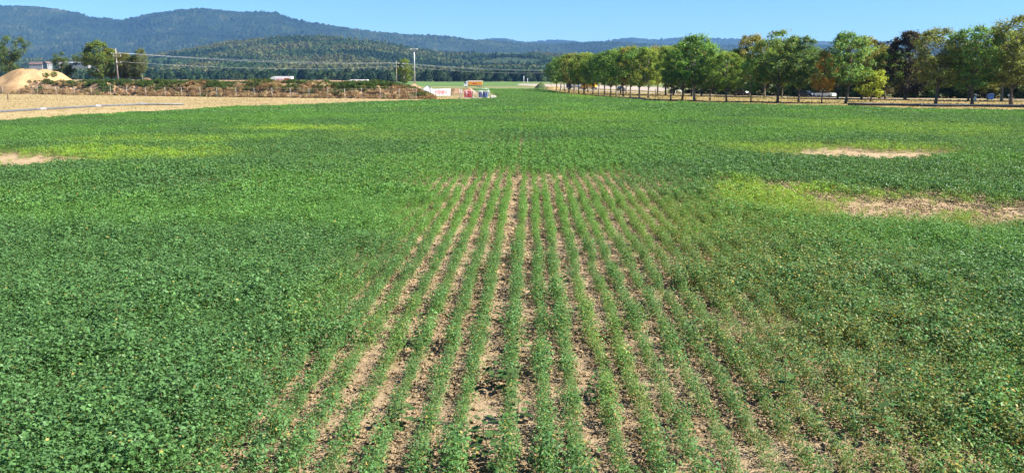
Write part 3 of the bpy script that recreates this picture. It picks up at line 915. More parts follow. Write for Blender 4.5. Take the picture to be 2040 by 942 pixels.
def soy_plant(k):
    """one soybean plant: a stem and about twenty three-part leaves on stalks"""
    cs, As, Bs = [], [], []
    H = .50
    for i in range(46):
        z = H * (.15 + .85 * (i + rng.random()) / 46)
        th = i * 2.4 + rng.normal() * .5
        out = (.05 + .15 * rng.random()) * (1.15 - .45 * (z / H))
        tip = np.array([math.cos(th) * out, math.sin(th) * out, z + rng.normal() * .02])
        for j in (-1, 0, 1):
            a_ = th + j * 1.25 + rng.normal() * .25
            L = .0222 * (.7 + .6 * rng.random())
            droop = -.25 + rng.normal() * .45
            d = np.array([math.cos(a_), math.sin(a_), droop]); d /= np.linalg.norm(d)
            up = np.array([rng.normal() * .45, rng.normal() * .45, 1.0])
            b = np.cross(up, d); b /= np.linalg.norm(b)
            cs.append(tip + d * L * 1.05); As.append(d * L); Bs.append(b * L * .68)
    # stem and stalks as slim blades
    for i in range(5):
        t = rng.random() * 6.28
        cs.append(np.array([rng.normal() * .02, rng.normal() * .02, H * .35])); As.append(np.array([rng.normal() * .03, rng.normal() * .03, H * .36])); Bs.append(np.array([math.cos(t), math.sin(t), 0]) * .006)
    return proto(leaves_mesh("soybean_plant", cs, np.array(As), np.array(Bs), M['soy'], .22))

def soy_clump(name, lx, ly, H, n, leaf):
    c = np.stack([rng.normal(size=n) * lx, rng.uniform(-ly, ly, n), H * (1 - np.abs(rng.normal(size=n)) * .33)], 1)
    c[:, 2] = np.clip(c[:, 2] - .9 * (c[:, 0] / (lx * 2.6)) ** 2 * H * .5, .04, None)
    c[:, 2] += rng.normal(size=n) * .03
    a, b = rand_axes(n, leaf * (.7 + .6 * rng.random(n)), leaf * .62, .22)
    return proto(leaves_mesh(name, c, a, b, M['soy'], .2))

soy0 = [soy_plant(i) for i in range(6)]
soy1 = [soy_clump("soybean_row_piece", .13, .30, .52, 170, .037) for _ in range(6)]
soy2 = [soy_clump("soybean_patch", .42, .68, .52, 300, .070) for _ in range(5)]
scatter("soybean_crop", np.concatenate([P0, P1, P2]), np.concatenate([rot0, rot1, rot2]),
        np.concatenate([vol, vol1, np.stack([s2, s2, s2], 1)]), np.concatenate([tint0, tint1, tint2]),
        [soy0, soy1, soy2], np.concatenate([np.zeros(len(P0), int), np.ones(len(P1), int), np.full(len(P2), 2)]),
        np.concatenate([odd0, odd1, np.full(len(P2), .01)]), label="green soybean crop sown in rows with bare gaps and yellow patches")
print("crop instances", len(P0), len(P1), len(P2))

# ------------------------------------------------------------------ litter, clods and dark stand-ins for shadow streaks on the bare soil
litter = [tuft_proto("litter_shade_bits", 9, .09, .05, .010, M['tuft'], 4.0) for _ in range(4)]
clods = [rock_proto("clod", .035, M['soil']) for _ in range(4)]
q = np.stack([rng.uniform(-16, 22, 400000), rng.uniform(6, 46, 400000)], 1)
px, py = px_of(q[:, 0], q[:, 1]); k = (px > -100) & (px < 2150) & (py < 1000); q = q[k]
r, l, stunt, thin, bare, yel = crop_state(q[:, 0], q[:, 1])
k = rng.random(len(q)) < np.maximum(stunt * .8, np.maximum(bare, thin * .4)) * (.35 + 1.3 * smooth(.4, .65, fbm(q[:, 0] / .8, q[:, 1] / 1.6, 301, 3)))
q = q[k][:30000]; n = len(q)
tint = np.where(rng.random((n, 1)) < .6, np.array([[.045, .030, .017]]) * (.6 + 1.2 * rng.random((n, 1))), np.array([[.34, .25, .12]]) * (.6 + .6 * rng.random((n, 1))))  # dark brown share: litter whose tone also stands in for shadow streaks
scatter("soil_litter_shade", np.concatenate([q, np.full((n, 1), .004)], 1), np.stack([np.zeros(n), np.zeros(n), rng.random(n) * 6.28], 1), .6 + .9 * rng.random(n), tint, [litter, clods], (rng.random(n) < .4).astype(int),
        label="dark leaf litter partly standing in for shadows, stalks and clods on the bare soil between the rows")

# ------------------------------------------------------------------ trees
def tree_meshes(seed, H, W, base, nclust, nleaf, leaf, trunk_r, mat_leaf, mat_bark, shape='oval', gappy=.25, lean=0.0):
    """a trunk with limbs, and a crown of many small leaves gathered in clumps"""
    g = np.random.default_rng(seed)
    # trunk
    mb = MB()
    top = H * .80
    bend = g.normal(size=2) * .25
    tp = []
    for i in range(8):
        t = i / 7
        tp.append((bend[0] * math.sin(t * 2.2) + lean * t * H, bend[1] * math.sin(t * 2.6), -.25 + t * top))
    tr = [trunk_r * (1.35 if i == 0 else 1) * (1 - .82 * (i / 7)) + .02 for i in range(8)]
    mb.tube(tp, tr, 8)
    # clump centres inside the crown's outline
    cc = []; rad = []
    cz0, cz1 = base, H
    tries = 0
    while len(cc) < nclust and tries < 6000:
        tries += 1
        t = g.random()
        if shape == 'oval': prof = max(.12, math.sin(math.pi * min(1, (t * .72 + .24)))) ** .55
        elif shape == 'cone': prof = max(.06, (1 - t) ** .75) * (1 if t > .06 else .8)
        elif shape == 'vase': prof = (.55 + .45 * t ** .6) * (1 if t < .75 else (1 - ((t - .75) / .25) ** 2) ** .5 + .05)
        else: prof = math.sqrt(max(0, 1 - (2 * t - 1) ** 2)) * .95 + .1
        th = g.random() * 6.283
        prof *= .80 + .40 * float(vnoise(th * 1.2 + seed, t * 4, seed))
        q = math.sqrt(g.random()) ** .75
        x = W / 2 * prof * q * math.cos(th) + lean * (t * H); y = W / 2 * prof * q * math.sin(th); z = cz0 + (cz1 - cz0) * t
        if float(fbm(x / (W * .22) + seed * 3, z / (W * .22) + y / W, seed + 9, 2)) < .5 - (.5 - gappy) * .8 and q > .35: continue
        cc.append((x, y, z)); rad.append((.5 + .75 * g.random()) * W * .112)
    cc = np.array(cc); rad = np.array(rad)
    # limbs to the largest clumps
    order = g.permutation(len(cc))[:max(14, nclust // 5)]
    for k in order:
        e = cc[k]; zb = max(base * .75, min(top * .92, e[2] - (abs(e[0]) + abs(e[1])) * .75 - .3))
        tt = (zb + .25) / top; i0 = min(6, int(tt * 7)); fr = tt * 7 - i0
        b0 = np.array(tp[i0]) * (1 - fr) + np.array(tp[i0 + 1]) * fr
        r0 = max(.03, tr[i0] * .45)
        mid = b0 * .45 + e * .55 + np.array([0, 0, .25])
        mb.tube([b0, mid, e], [r0, r0 * .6, .02], 5, cap=False)
    trunk = mb.mesh("trunk", mat_bark)
    per = g.integers(int(nleaf * .7), int(nleaf * 1.3), len(cc))
    c = np.repeat(cc, per, 0); rr = np.repeat(rad, per)
    n = len(c)
    d = g.normal(size=(n, 3)); d /= np.linalg.norm(d, axis=1, keepdims=True)
    c = c + d * (rr * (g.random(n) ** .5))[:, None] * np.array([1.15, 1.15, .8])
    nrm = d * .55 + np.stack([g.normal(size=n) * .5, g.normal(size=n) * .5, np.abs(g.normal(size=n)) * .8 + .25], 1)
    nrm /= np.linalg.norm(nrm, axis=1, keepdims=True)
    t = g.normal(size=(n, 3)); a = np.cross(nrm, t); a /= np.linalg.norm(a, axis=1, keepdims=True); b = np.cross(nrm, a)
    la = leaf * (.65 + .7 * g.random(n))
    lc = np.clip(np.repeat(g.random(len(cc)), per) * .5 + g.random(n) * .5, 0, 1)
    crown = leaves_mesh("crown", c, a * la[:, None], b * (la * .62)[:, None], mat_leaf, .2, lc)
    return trunk, crown

TREES = {}
for i in range(7):
    TREES['av%d' % i] = tree_meshes(100 + i, 12.8, 8.6, 3.3 + .25 * (i % 3), 125, 64, .19, .21, M['tree_leaf'], M['bark_pale'] if i % 3 == 1 else M['bark'], 'oval' if i % 2 else 'round', .36 - .02 * i)
for i in range(3):
    TREES['big%d' % i] = tree_meshes(140 + i, 15.2, 10.4, 3.6, 160, 66, .20, .28, M['tree_leaf'], M['bark'], 'vase', .24)
for i in range(2):
    TREES['dark%d' % i] = tree_meshes(160 + i, 14.0, 9.0, 1.6, 150, 70, .20, .30, M['tree_leaf'], M['bark'], 'oval', .36)
for i in range(2):
    TREES['small%d' % i] = tree_meshes(170 + i, 5.2, 5.2, 1.1, 60, 60, .13, .10, M['tree_leaf'], M['bark'], 'round', .4)
for i in range(4):
    TREES['thick%d' % i] = tree_meshes(180 + i, 7.0, 7.2, .1, 95, 62, .20, .14, M['tree_leaf'], M['bark'], 'round', .42)
for i in range(3):
    TREES['round%d' % i] = tree_meshes(190 + i, 10.5, 9.0, 1.3, 150, 70, .21, .24, M['tree_leaf'], M['bark_pale'] if i == 0 else M['bark'], 'round', .30)
TREES['loose'] = tree_meshes(201, 12.5, 11.5, 3.2, 95, 70, .22, .24, M['tree_leaf'], M['bark'], 'vase', .30, lean=.06)
TREES['loose2'] = tree_meshes(203, 9.5, 9.5, 1.6, 80, 70, .21, .20, M['tree_leaf'], M['bark'], 'vase', .34, lean=.10)

def put_tree(kind, x, y, z, height, label, cat="tree", name="avenue_tree", col=(.055, .095, .028), group=None, wid=1.0, rz=None, parts=('trunk', 'crown')):
    trunk, crown = TREES[kind]
    base_h = {'av': 12.8, 'bi': 15.2, 'da': 14.0, 'sm': 5.2, 'th': 7.0, 'ro': 10.5, 'lo': 12.5 if kind == 'loose' else 9.5}[kind[:2]]
    k = height / base_h
    if name in ('avenue_tree', 'background_tree'): col = tuple(c * 1.25 for c in col)
    t = thing(name, label, cat, (x, y, z), rng.random() * 6.28 if rz is None else rz, group)
    a = obj(parts[0], trunk, t); b = obj(parts[1], crown, t)
    for o in (a, b): o.scale = (k * wid, k * wid, k)
    b.color = (*col, 1)
    return t

G1 = (.062, .112, .026); G2 = (.080, .124, .026); G3 = (.050, .090, .026); G4 = (.105, .138, .028); OL = (.105, .108, .028); BR = (.105, .102, .028)
# front row beside the field (trunk foot in the picture, crown top)
front = [(1108, 180.5, 116), (1116, 181.5, 114), (1125, 183, 112), (1133, 184.5, 110), (1144, 186, 108), (1153, 187, 110), (1163, 187.5, 107), (1181, 188.5, 108), (1193, 189, 108), (1205, 190, 106), (1217, 191, 104),
         (1228, 192, 100), (1242, 193, 97), (1256, 194, 94), (1274, 195, 94), (1291, 196, 99), (1336, 198, 98), (1359, 199, 88), (1383, 200, 71), (1414, 200.5, 104), (1447, 202, 106), (1496, 203.5, 118),
         (1549, 203.5, 65), (1591, 204, 76), (1636, 205.5, 104), (1684, 206, 66), (1863.5, 207.5, 60), (1937, 208.5, 56), (2014, 209, 36)]
kinds = ['av0', 'av1', 'av2', 'av3', 'av4', 'av5', 'av6']
cols = [G1, G3, G2, G1, OL, G1, G4, G2, G3]
special = {1636: ('av3', (.17, .105, .022), "young avenue tree with orange autumn leaves beside the field"),
           2014: ('big0', (.078, .092, .028), "tallest avenue tree beside the field with olive open crown"),
           1937: ('big1', (.062, .115, .030), "bright green avenue tree next to the white and black marker post"),
           1863.5: ('big2', (.084, .098, .028), "olive brown avenue tree between the dark copper tree and the marker post"),
           1684: ('av2', (.064, .112, .032), "tall avenue tree with pale wispy top next to the orange tree"),
           1549: ('av5', (.068, .105, .032), "tall avenue tree with pale top and thick trunk beside the field"),
           1591: ('av6', (.046, .078, .026), "dark green avenue tree with thick trunk left of the orange tree"),
           1383: ('av4', (.064, .120, .026), "tall bright green avenue tree above its neighbours, brown lower twigs")}
for i, (px, py, ty) in enumerate(front):
    p = ground(px, py, -.03)
    h = at(px, ty, p[1])[2] + .03
    if px in special:
        kd, c, lb = special[px]
        put_tree(kd, p[0], p[1], -.05, h, lb, col=c, wid=(1.0 if kd.startswith('big') else 1.05) if px != 1636 else .68)
    else:
        hue = ["mid green", "dark green", "fresh green", "mid green", "olive", "mid green", "pale yellow-green", "fresh green", "dark green"][i % 9]
        lb = hue + (" small avenue tree in the close far row at the field edge" if px < 1300 else " avenue tree with bare trunk standing beside the soybean field")
        c = cols[i % len(cols)]
        put_tree(kinds[i % 7], p[0], p[1], -.05, h, lb, col=c, group=hue + (" avenue trees of the close far row" if px < 1300 else " avenue trees beside the field"), wid=1.0 + .12 * math.sin(i * 2.3))
# back row along the road
back = [(1172, 185, 108), (1236, 187.5, 103), (1248, 187.5, 103), (1310, 189, 94), (1326, 189.5, 92), (1341, 190, 95), (1378, 190.5, 90), (1398, 191, 100), (1464, 191.5, 100), (1492, 192, 72), (1523, 193, 82), (1557, 194, 88),
        (1669, 196.5, 92), (1716.5, 197.5, 76), (1764, 198, 100), (1929, 200.5, 84), (1995, 201.5, 64), (2062, 202, 50)]
for i, (px, py, ty) in enumerate(back):
    p = ground(px, py, -.03); h = at(px, ty, p[1])[2]
    hue = ["dark green", "olive", "mid green", "brownish", "pale yellow-green", "fresh green"][i % 6]
    put_tree(kinds[(i * 3 + 2) % 7], p[0], p[1], -.05, h, hue + " avenue tree of the second row growing along the pale road", col=[G3, OL, G1, BR, G4, G2][i % 6], group=hue + " trees along the road", name="avenue_tree")
# single ones
p = ground(1733, 202.5, -.03); put_tree('small0', p[0], p[1], -.05, 6.0, "small round yellow-green tree standing low in front of the copper tree", name="young_tree", col=(.165, .20, .028), wid=1.08)
p = ground(1811, 199.5, -.03); put_tree('dark0', p[0], p[1] + 2, -.05, at(1811, 66, p[1] + 2)[2], "wide dark copper brown tree, darkest of the avenue", name="copper_tree", col=(.030, .026, .018), wid=1.0)
p = ground(1775, 198, -.03); put_tree('dark1', p[0], p[1] + 6, -.05, at(1775, 84, p[1] + 6)[2], "dark brown tree close behind the darkest copper tree", name="copper_tree", col=(.034, .032, .018), wid=.85)
# thicket behind the road
for i, px in enumerate(np.linspace(1420, 2150, 27)):
    py = 193 + (px - 1420) / 620 * 4.5 + rng.normal() * .5
    yb = road_y(px) + 7.5 + 3 * rng.random(); p = np.array([at(px, 155, yb)[0], yb, 0])
    hgt = 5.2 + 2.6 * rng.random()
    c = [(.075, .125, .034), (.050, .088, .030), (.105, .140, .034), (.070, .110, .042), (.120, .125, .036)][i % 5]
    put_tree('thick%d' % (i % 4), p[0], p[1], -.1, hgt, ["mid green", "dark green", "yellow-green", "grey-green", "olive"][i % 5] + " dense bush in the thicket behind the road", cat="bush", name="thicket_bush", col=c, group=["mid green", "dark green", "yellow-green", "grey-green", "olive"][i % 5] + " bushes of the roadside thicket", wid=1.15, parts=('stem', 'foliage'))
for i, px in enumerate([1440, 1500, 1560, 1610, 1665, 1730, 1790, 1850, 1905, 1960, 2010, 2075]):
    yb = road_y(px) + 22 + 8 * rng.random(); p = np.array([at(px, 155, yb)[0], yb, 0])
    put_tree('round%d' % (i % 3), p[0], p[1], -.1, 9.2 + 3.0 * rng.random(), "dark background tree rising behind the roadside thicket", name="background_tree", col=[(.040, .066, .024), (.056, .084, .026), (.048, .070, .028)][i % 3], group="trees behind the thicket", wid=1.1)
for i, px in enumerate([1345, 1372, 1400]):
    p = ground(px, 188, -.03); p[1] += 14; p[0] = at(px, 155, p[1])[0]
    put_tree('thick%d' % (i % 4), p[0], p[1], -.1, 5, "low dark bush behind the white barrier frame", cat="bush", name="thicket_bush", col=(.030, .05, .024), group="bushes behind the barrier", wid=1.3, parts=('stem', 'foliage'))

# trees on the left, on the flat top of the bank
def left_tree(kind, px, Y, ty, z, label, col, wid=1.0, rz=0.0, name="tree"):
    x = at(px, 155, Y)[0]; h = at(px, ty, Y)[2] - z
    put_tree(kind, x, Y, z, h, label, name=name, col=col, wid=wid, rz=rz)
left_tree('loose', 17, 292, 74, 3.6, "loose dark green tree with leaning trunk left of the sand heap", (.048, .076, .026), .95, .3)
left_tree('loose2', 130, 300, 106, 3.8, "small wind-bent tree at the right edge of the sand heap", (.042, .066, .024), .95, .5)
left_tree('round0', 199, 300, 85, 3.6, "broad rounded dark green tree with pale trunk beside the utility pole", (.066, .098, .022), .95, 1.0)
left_tree('round1', 222, 304, 98, 3.6, "yellowing tree half hidden behind the utility pole", (.12, .125, .022), .72, 2.0)
left_tree('round2', 252, 302, 107, 3.6, "low olive tree right of the utility pole", (.080, .085, .024), .85, 3.0)
left_tree('round1', 270, 299, 112, 3.6, "low green tree between the olive tree and the pale topped tree", (.062, .085, .024), .85, 4.0)
left_tree('av4', 283, 297, 98, 3.6, "slender tree with pale grey-green top at the end of the tree group", (.085, .105, .045), .62, 5.0)
left_tree('round0', 806, 425, 120, 1.0, "yellow-green rounded tree between the second utility pole and the floodlight mast", (.085, .115, .020), .80, 1.0)

for (px, yy_, hh, zz, lb) in [(92, 254.5, 1.5, 5.0, "small green bush growing on the face of the sand heap"), (108, 256.0, 1.6, 5.2, "yellow-green weeds on the shoulder of the sand heap"), (42, 262, 1.2, 6.3, "low straggly weeds on top of the sand heap")]:
    put_tree('thick%d' % (px % 4), at(px, 155, yy_)[0], yy_, zz - .5, hh, lb, cat="bush", name="heap_bush", col=(.085, .125, .03), wid=1.3, parts=('stem', 'foliage'))

# ------------------------------------------------------------------ utility poles, wires, mast
def utility_pole(x, y, z, h, label, arms):
    t = thing("utility_pole", label, "utility pole", (x, y, z))
    MB().tube([(0, 0, -.3), (0, 0, h * .5), (0, 0, h)], [.20, .17, .13], 10).build("pole", M['pole_wood'], t)
    for (az, half, off) in arms:
        a = MB().box((off, -.16, az), (half * 2, .14, .16), bevel=.02).build("crossarm", M['pole_wood'], t)
        for sx in (-1, 1):
            MB().tube([(off + sx * half * .9, -.16, az + .08), (off + sx * half * .9, -.16, az + .20), (off + sx * half * .9, -.16, az + .36)], [.05, .09, .05], 8).build("insulator", M['white'], a)
    return t
pA = at(235, 155, 288); zA = 3.75; hA = at(235, 97, 288)[2] - zA
pB = at(790, 155, 405); zB = .9; hB = at(790, 122, 405)[2] - zB
pC = at(1098, 155, 540); zC = -.05; hC = 10.0
utility_pole(pA[0], 288, zA, hA, "tall wooden utility pole with three crossarms between the bank trees", [(hA - 1.7, 1.5, 0), (hA - 2.5, 1.3, .3), (hA - 4.6, .8, .7)])
utility_pole(pB[0], 405, zB, hB, "plain utility pole with short crossarms beside the yellow-green tree", [(hB - 1.2, 1.3, 0), (hB - 2.6, 1.1, 0)])
utility_pole(pC[0], 540, zC, hC, "far utility pole behind the end of the tree avenue", [(hC - 1.2, 1.3, 0), (hC - 2.6, 1.1, 0)])
def wire(a, b, sag, label, rad=.05):
    pts = []
    for i in range(25):
        t = i / 24
        p = np.array(a) * (1 - t) + np.array(b) * t; p[2] -= sag * 4 * t * (1 - t); pts.append(p)
    tag(MB().tube(pts, rad, 5).build("power_line", M['wire']), label, "power line", "power lines between the utility poles")
for k, (da, db, dc, sg) in enumerate([((-1.3, hA - 1.34), (-1.1, hB - .84), (-1.1, hC - .9), .9), ((1.3, hA - 1.34), (1.1, hB - .84), (1.1, hC - .9), 1.5), ((1.2, hA - 4.24), (.9, hB - 2.24), (.9, hC - 2.3), 1.8)]):
    a = (pA[0] + da[0], 287.84, zA + da[1]); b = (pB[0] + db[0], 404.84, zB + db[1]); c = (pC[0] + dc[0], 539.84, zC + dc[1])
    wire(a, b, sg, "pale overhead power line between the two left utility poles", .018 if k != 1 else .024); wire(b, c, sg * .8, "pale overhead power line running from the second utility pole towards the avenue", .02)

pM = at(826, 155, 232); hM0 = at(826, 170, 232)[2] - .5; hM = at(826, 98, 232)[2] - hM0
t = thing("floodlight_mast", "tall grey mast with a flat crossbar lamp head at the bank end", "mast", (pM[0], 232, hM0))
MB().tube([(0, 0, -.5), (0, 0, hM * .6), (0, 0, hM)], [.20, .15, .11], 10).build("mast_pole", M['galv'], t)
hd = MB().box((0, 0, hM + .06), (2.0, .35, .16), bevel=.04).build("lamp_bar", M['galv'], t)
for sx in (-.75, .75): MB().box((sx, -.05, hM - .08), (.5, .4, .12), bevel=.03).build("lamp", M['white'], hd)

# ------------------------------------------------------------------ fence along the foot of the bank
fx, fy = foot_at(np.linspace(0, BL, 400))
ft = thing("wire_fence", "long wire fence with thin pale posts at the foot of the earth bank", "fence", (0, 0, 0))
post_me = MB().tube([(0, 0, -.3), (0, 0, 1.2), (0, 0, 2.3)], [.036, .036, .033], 6).mesh("post", M['concrete'])
pxs = 1020 + F * fx / fy
tops = []
for px in np.arange(-120, 836, 35.3):
    px = px + rng.normal() * 1.2
    i = int(np.argmin(np.abs(pxs - px)))
    o = obj("post", post_me, ft, (fx[i], fy[i] - .8, -.02)); o.rotation_euler = (rng.normal() * .02, rng.normal() * .03, 0)
    tops.append((fx[i], fy[i] - .8))
for hz_ in (.35, .95, 1.55, 2.15):
    MB().tube([(a, b, hz_) for a, b in tops], .012, 4).build("fence_wire", M['galv'], ft)
p = ground(16, 200, -.03)
tag(MB().tube([(p[0], p[1], -.3), (p[0] + .02, p[1], .7), (p[0] + .03, p[1], 1.35)], [.10, .10, .085], 8).build("wooden_post", M['old_wood']), "short dark wooden post in the pale stubble strip", "post")

# irrigation pipe on the stubble
ip = [ground(*q, .10) for q in [(-90, 229), (0, 222.5), (85, 217.5), (140, 214.5), (195, 211.5), (240, 209.3), (283, 208), (365, 208.2)]]
pt_ = thing("irrigation_pipe", "grey irrigation pipe lying across the pale stubble strip", "pipe", (0, 0, 0))
MB().tube([p for p in ip], .17, 8).build("pipe", M['pipe'], pt_)
for i in (2, 4, 6):
    d = ip[i + 1] - ip[i - 1]; d /= np.linalg.norm(d)
    MB().tube([ip[i] - d * .75, ip[i] - d * .5, ip[i] + d * .5, ip[i] + d * .75], [.18, .26, .26, .18], 10).build("coupling", M['coupling'], pt_)

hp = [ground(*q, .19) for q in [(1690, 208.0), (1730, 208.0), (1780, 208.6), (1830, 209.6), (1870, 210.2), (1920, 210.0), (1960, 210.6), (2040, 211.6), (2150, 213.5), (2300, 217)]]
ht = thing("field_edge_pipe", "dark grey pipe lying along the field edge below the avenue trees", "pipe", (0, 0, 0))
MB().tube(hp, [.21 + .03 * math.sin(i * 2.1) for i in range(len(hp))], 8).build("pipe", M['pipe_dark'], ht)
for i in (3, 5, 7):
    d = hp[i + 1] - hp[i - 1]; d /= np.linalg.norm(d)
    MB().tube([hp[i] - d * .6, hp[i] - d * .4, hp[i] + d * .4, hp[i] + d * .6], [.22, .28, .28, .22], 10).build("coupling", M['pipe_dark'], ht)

# ------------------------------------------------------------------ building site at the end of the bank
def text_mesh(txt, size, mat):
    cu = bpy.data.curves.new("lettering", 'FONT'); cu.body = txt; cu.size = size; cu.align_x = 'CENTER'; cu.align_y = 'CENTER'
    cu.offset = .012 * size
    o = bpy.data.objects.new("lettering", cu); COL.objects.link(o)
    bpy.context.view_layer.update()
    me = bpy.data.meshes.new_from_object(o)
    bpy.data.objects.remove(o)
    me.materials.clear(); me.materials.append(mat)
    return me

def fence_panel(t, x0, y0, x1, y1, h=2.0, bars=12, name="fence_panel"):
    """a site fence panel: tube frame, vertical bars, foot"""
    d = np.array([x1 - x0, y1 - y0]); L = np.linalg.norm(d)
    fr = MB()
    fr.tube([(x0, y0, .08), (x0, y0, h)], .03, 6); fr.tube([(x1, y1, .08), (x1, y1, h)], .03, 6)
    fr.tube([(x0, y0, h), (x1, y1, h)], .025, 6); fr.tube([(x0, y0, .18), (x1, y1, .18)], .025, 6)
    o = fr.build(name, M['galv'], t)
    m = MB()
    for i in range(1, bars):
        q = np.array([x0, y0]) + d * i / bars
        m.tube([(q[0], q[1], .18), (q[0], q[1], h)], .006, 4)
    for z in (.6, 1.0, 1.4): m.tube([(x0, y0, z), (x1, y1, z)], .006, 4)
    m.build("mesh_bars", M['galv'], o)
    MB().box((x0, y0, .05), (.7, .25, .12), bevel=.02).build("foot_block", M['concrete'], o)

b0 = ground(860, 194.5, 0); b1 = ground(897.5, 194.3, 0)
t = thing("banner_fence", "white banner with red lettering on a low site fence", "banner", (b0[0], b0[1], 0))
L = float(np.linalg.norm((b1 - b0)[:2])); rz = math.atan2(b1[1] - b0[1], b1[0] - b0[0]); t.rotation_euler = (0, 0, rz)
fr = MB()
for x in (0, L / 2, L): fr.tube([(x, .06, -.1), (x, .06, 2.05)], .04, 6)
fr.tube([(0, .06, 2.03), (L, .06, 2.03)], .03, 6)
fr.build("fence_frame", M['galv'], t)
bm = MB(); nx = 24
vv = []
for j, z in enumerate((.42, 1.2, 1.98)):
    for i in range(nx + 1): vv.append((L * i / nx, .02 - .03 * math.sin(i * 1.3) * (1 - abs(z - 1.2) / 1.6), z))
bm.add(vv, [(j * (nx + 1) + i, j * (nx + 1) + i + 1, (j + 1) * (nx + 1) + i + 1, (j + 1) * (nx + 1) + i) for j in range(2) for i in range(nx)])
bn = bm.build("banner", M['banner'], t)
le = obj("lettering", text_mesh("STRABAG", .66, M['red_print']), bn, (L * .5, -.06, 1.25)); le.rotation_euler = (math.pi / 2, 0, 0); le.scale = (1.0, 1, 1)
for z in (1.68, .82): MB().box((L * .5, -.055, z), (L * .5, .01, .07)).build("printed_bar", M['red_print'], bn)
MB().tube([(-.1, 0, -.1), (-.1, 0, 2.2)], .09, 8).build("end_post", M['white'], t)

# tilted netting panel
q = ground(850, 193, 0)
t = thing("netting_panel", "tilted pale grey dust netting panel leaning beside the white banner", "netting", (q[0], q[1] + 1.2, 0))
c4 = [(-1.55, .9, 1.55), (.05, 1.3, 2.75), (1.35, .3, 1.75), (1.15, -.5, .1), (-.15, -.2, .45)]
nm = MB(); nm.add(c4 + [(x, y + .05, z) for x, y, z in c4], [(0, 1, 2, 3, 4), (9, 8, 7, 6, 5)] + [(i, (i + 1) % 5, (i + 1) % 5 + 5, i + 5) for i in range(5)])
nm.build("netting", M['netting'], t)
fm = MB(); fm.tube([c4[i % 5] for i in range(6)], .035, 6); fm.build("panel_frame", M['galv'], t)
MB().tube([(.05, 1.33, 2.7), (.2, 2.6, -.05)], .05, 6).build("prop", M['galv'], t); MB().tube([(1.15, -.47, .12), (1.15, -.47, -.1)], .05, 6).build("prop", M['galv'], t)

s0 = ground(915, 196, 0); s1 = ground(978, 196, 0); Ys = s0[1]
t = thing("site_fence", "low site fence of mesh panels around the red and blue tanks", "fence", (0, 0, 0))
xs = np.linspace(s0[0], s1[0] - .2, 5)
for i in range(4): fence_panel(t, xs[i], Ys + (.1 if i % 2 else 0), xs[i + 1] - .06, Ys, 1.6, 10)
fence_panel(t, xs[0], Ys, xs[0] + .4, Ys + 3.0, 1.9, 10); fence_panel(t, xs[1] + .8, Ys + 3.2, xs[4] - .4, Ys + 3.0, 2.1, 18)

rx = ground(932, 195, 0)
t = thing("fuel_tank", "red steel fuel tank cabinet behind the site fence", "tank", (rx[0], rx[1] + .9, 0))
MB().box((0, 0, .85), (1.75, 1.0, 1.45), bevel=.10).build("cabinet", M['red'], t)
MB().box((0, 0, .08), (1.6, .9, .16)).build("skid", M['black_paint'], t)
MB().box((0, -.515, 1.0), (.7, .03, .8), bevel=.01).build("door", M['red'], t)
MB().box((0, -.54, 1.0), (.05, .03, .2)).build("door_handle", M['galv'], t)
MB().box((.98, .1, .8), (.16, .9, 1.5)).build("side_panel", M['black_paint'], t)
sh = ground(962, 195.5, 0)
t = thing("pump_shelter", "white roofed shelter with pale blue posts next to the red tank", "shelter", (sh[0], sh[1] + .7, 0))
MB().box((0, 0, 1.52), (2.3, 1.5, .14), bevel=.03).build("roof", M['white'], t)
for sx, sy in ((-1.0, -.6), (1.08, -.6), (-1.0, .6), (1.08, .6)): MB().box((sx, sy, .72), (.13, .13, 1.48)).build("post", M['pale_blue'], t)
MB().box((.05, .55, .75), (2.0, .04, 1.3)).build("back_panel", M['navy'], t)
for i, sx in enumerate((-.28, .55)):
    bt = thing("barrel", ["blue plastic barrel under the white roof, nearer the red tank", "blue plastic barrel under the white roof, nearer the concrete block"][i], "barrel", (sh[0] + sx, sh[1] + .35, 0))
    MB().tube([(0, 0, 0), (0, 0, .06), (0, 0, .55), (0, 0, 1.05), (0, 0, 1.15)], [.30, .35, .37, .35, .30], 14).build("drum", M['blue'], bt)
    MB().tube([(0, 0, 1.13), (0, 0, 1.2)], .24, 12).build("lid", M['pale_blue'], bt)
cb = ground(982, 196, 0); tag(MB().box((cb[0], cb[1] + .3, .28), (1.15, .6, .62), .2, bevel=.06).build("concrete_block", M['concrete']), "pale concrete block on the field edge beside the blue barrels", "block")

# ------------------------------------------------------------------ vehicles
def wheel(parent, x, y, r, w=.28):
    o = MB().tube([(x, y - w / 2, r), (x, y - w * .3, r), (x, y + w * .3, r), (x, y + w / 2, r)], [r * .88, r, r, r * .88], 14).build("wheel", M['rubber'], parent)
    MB().tube([(x, y - w / 2 - .012, r), (x, y + w / 2 + .012, r)], r * .55, 10).build("rim", M['galv'], o)

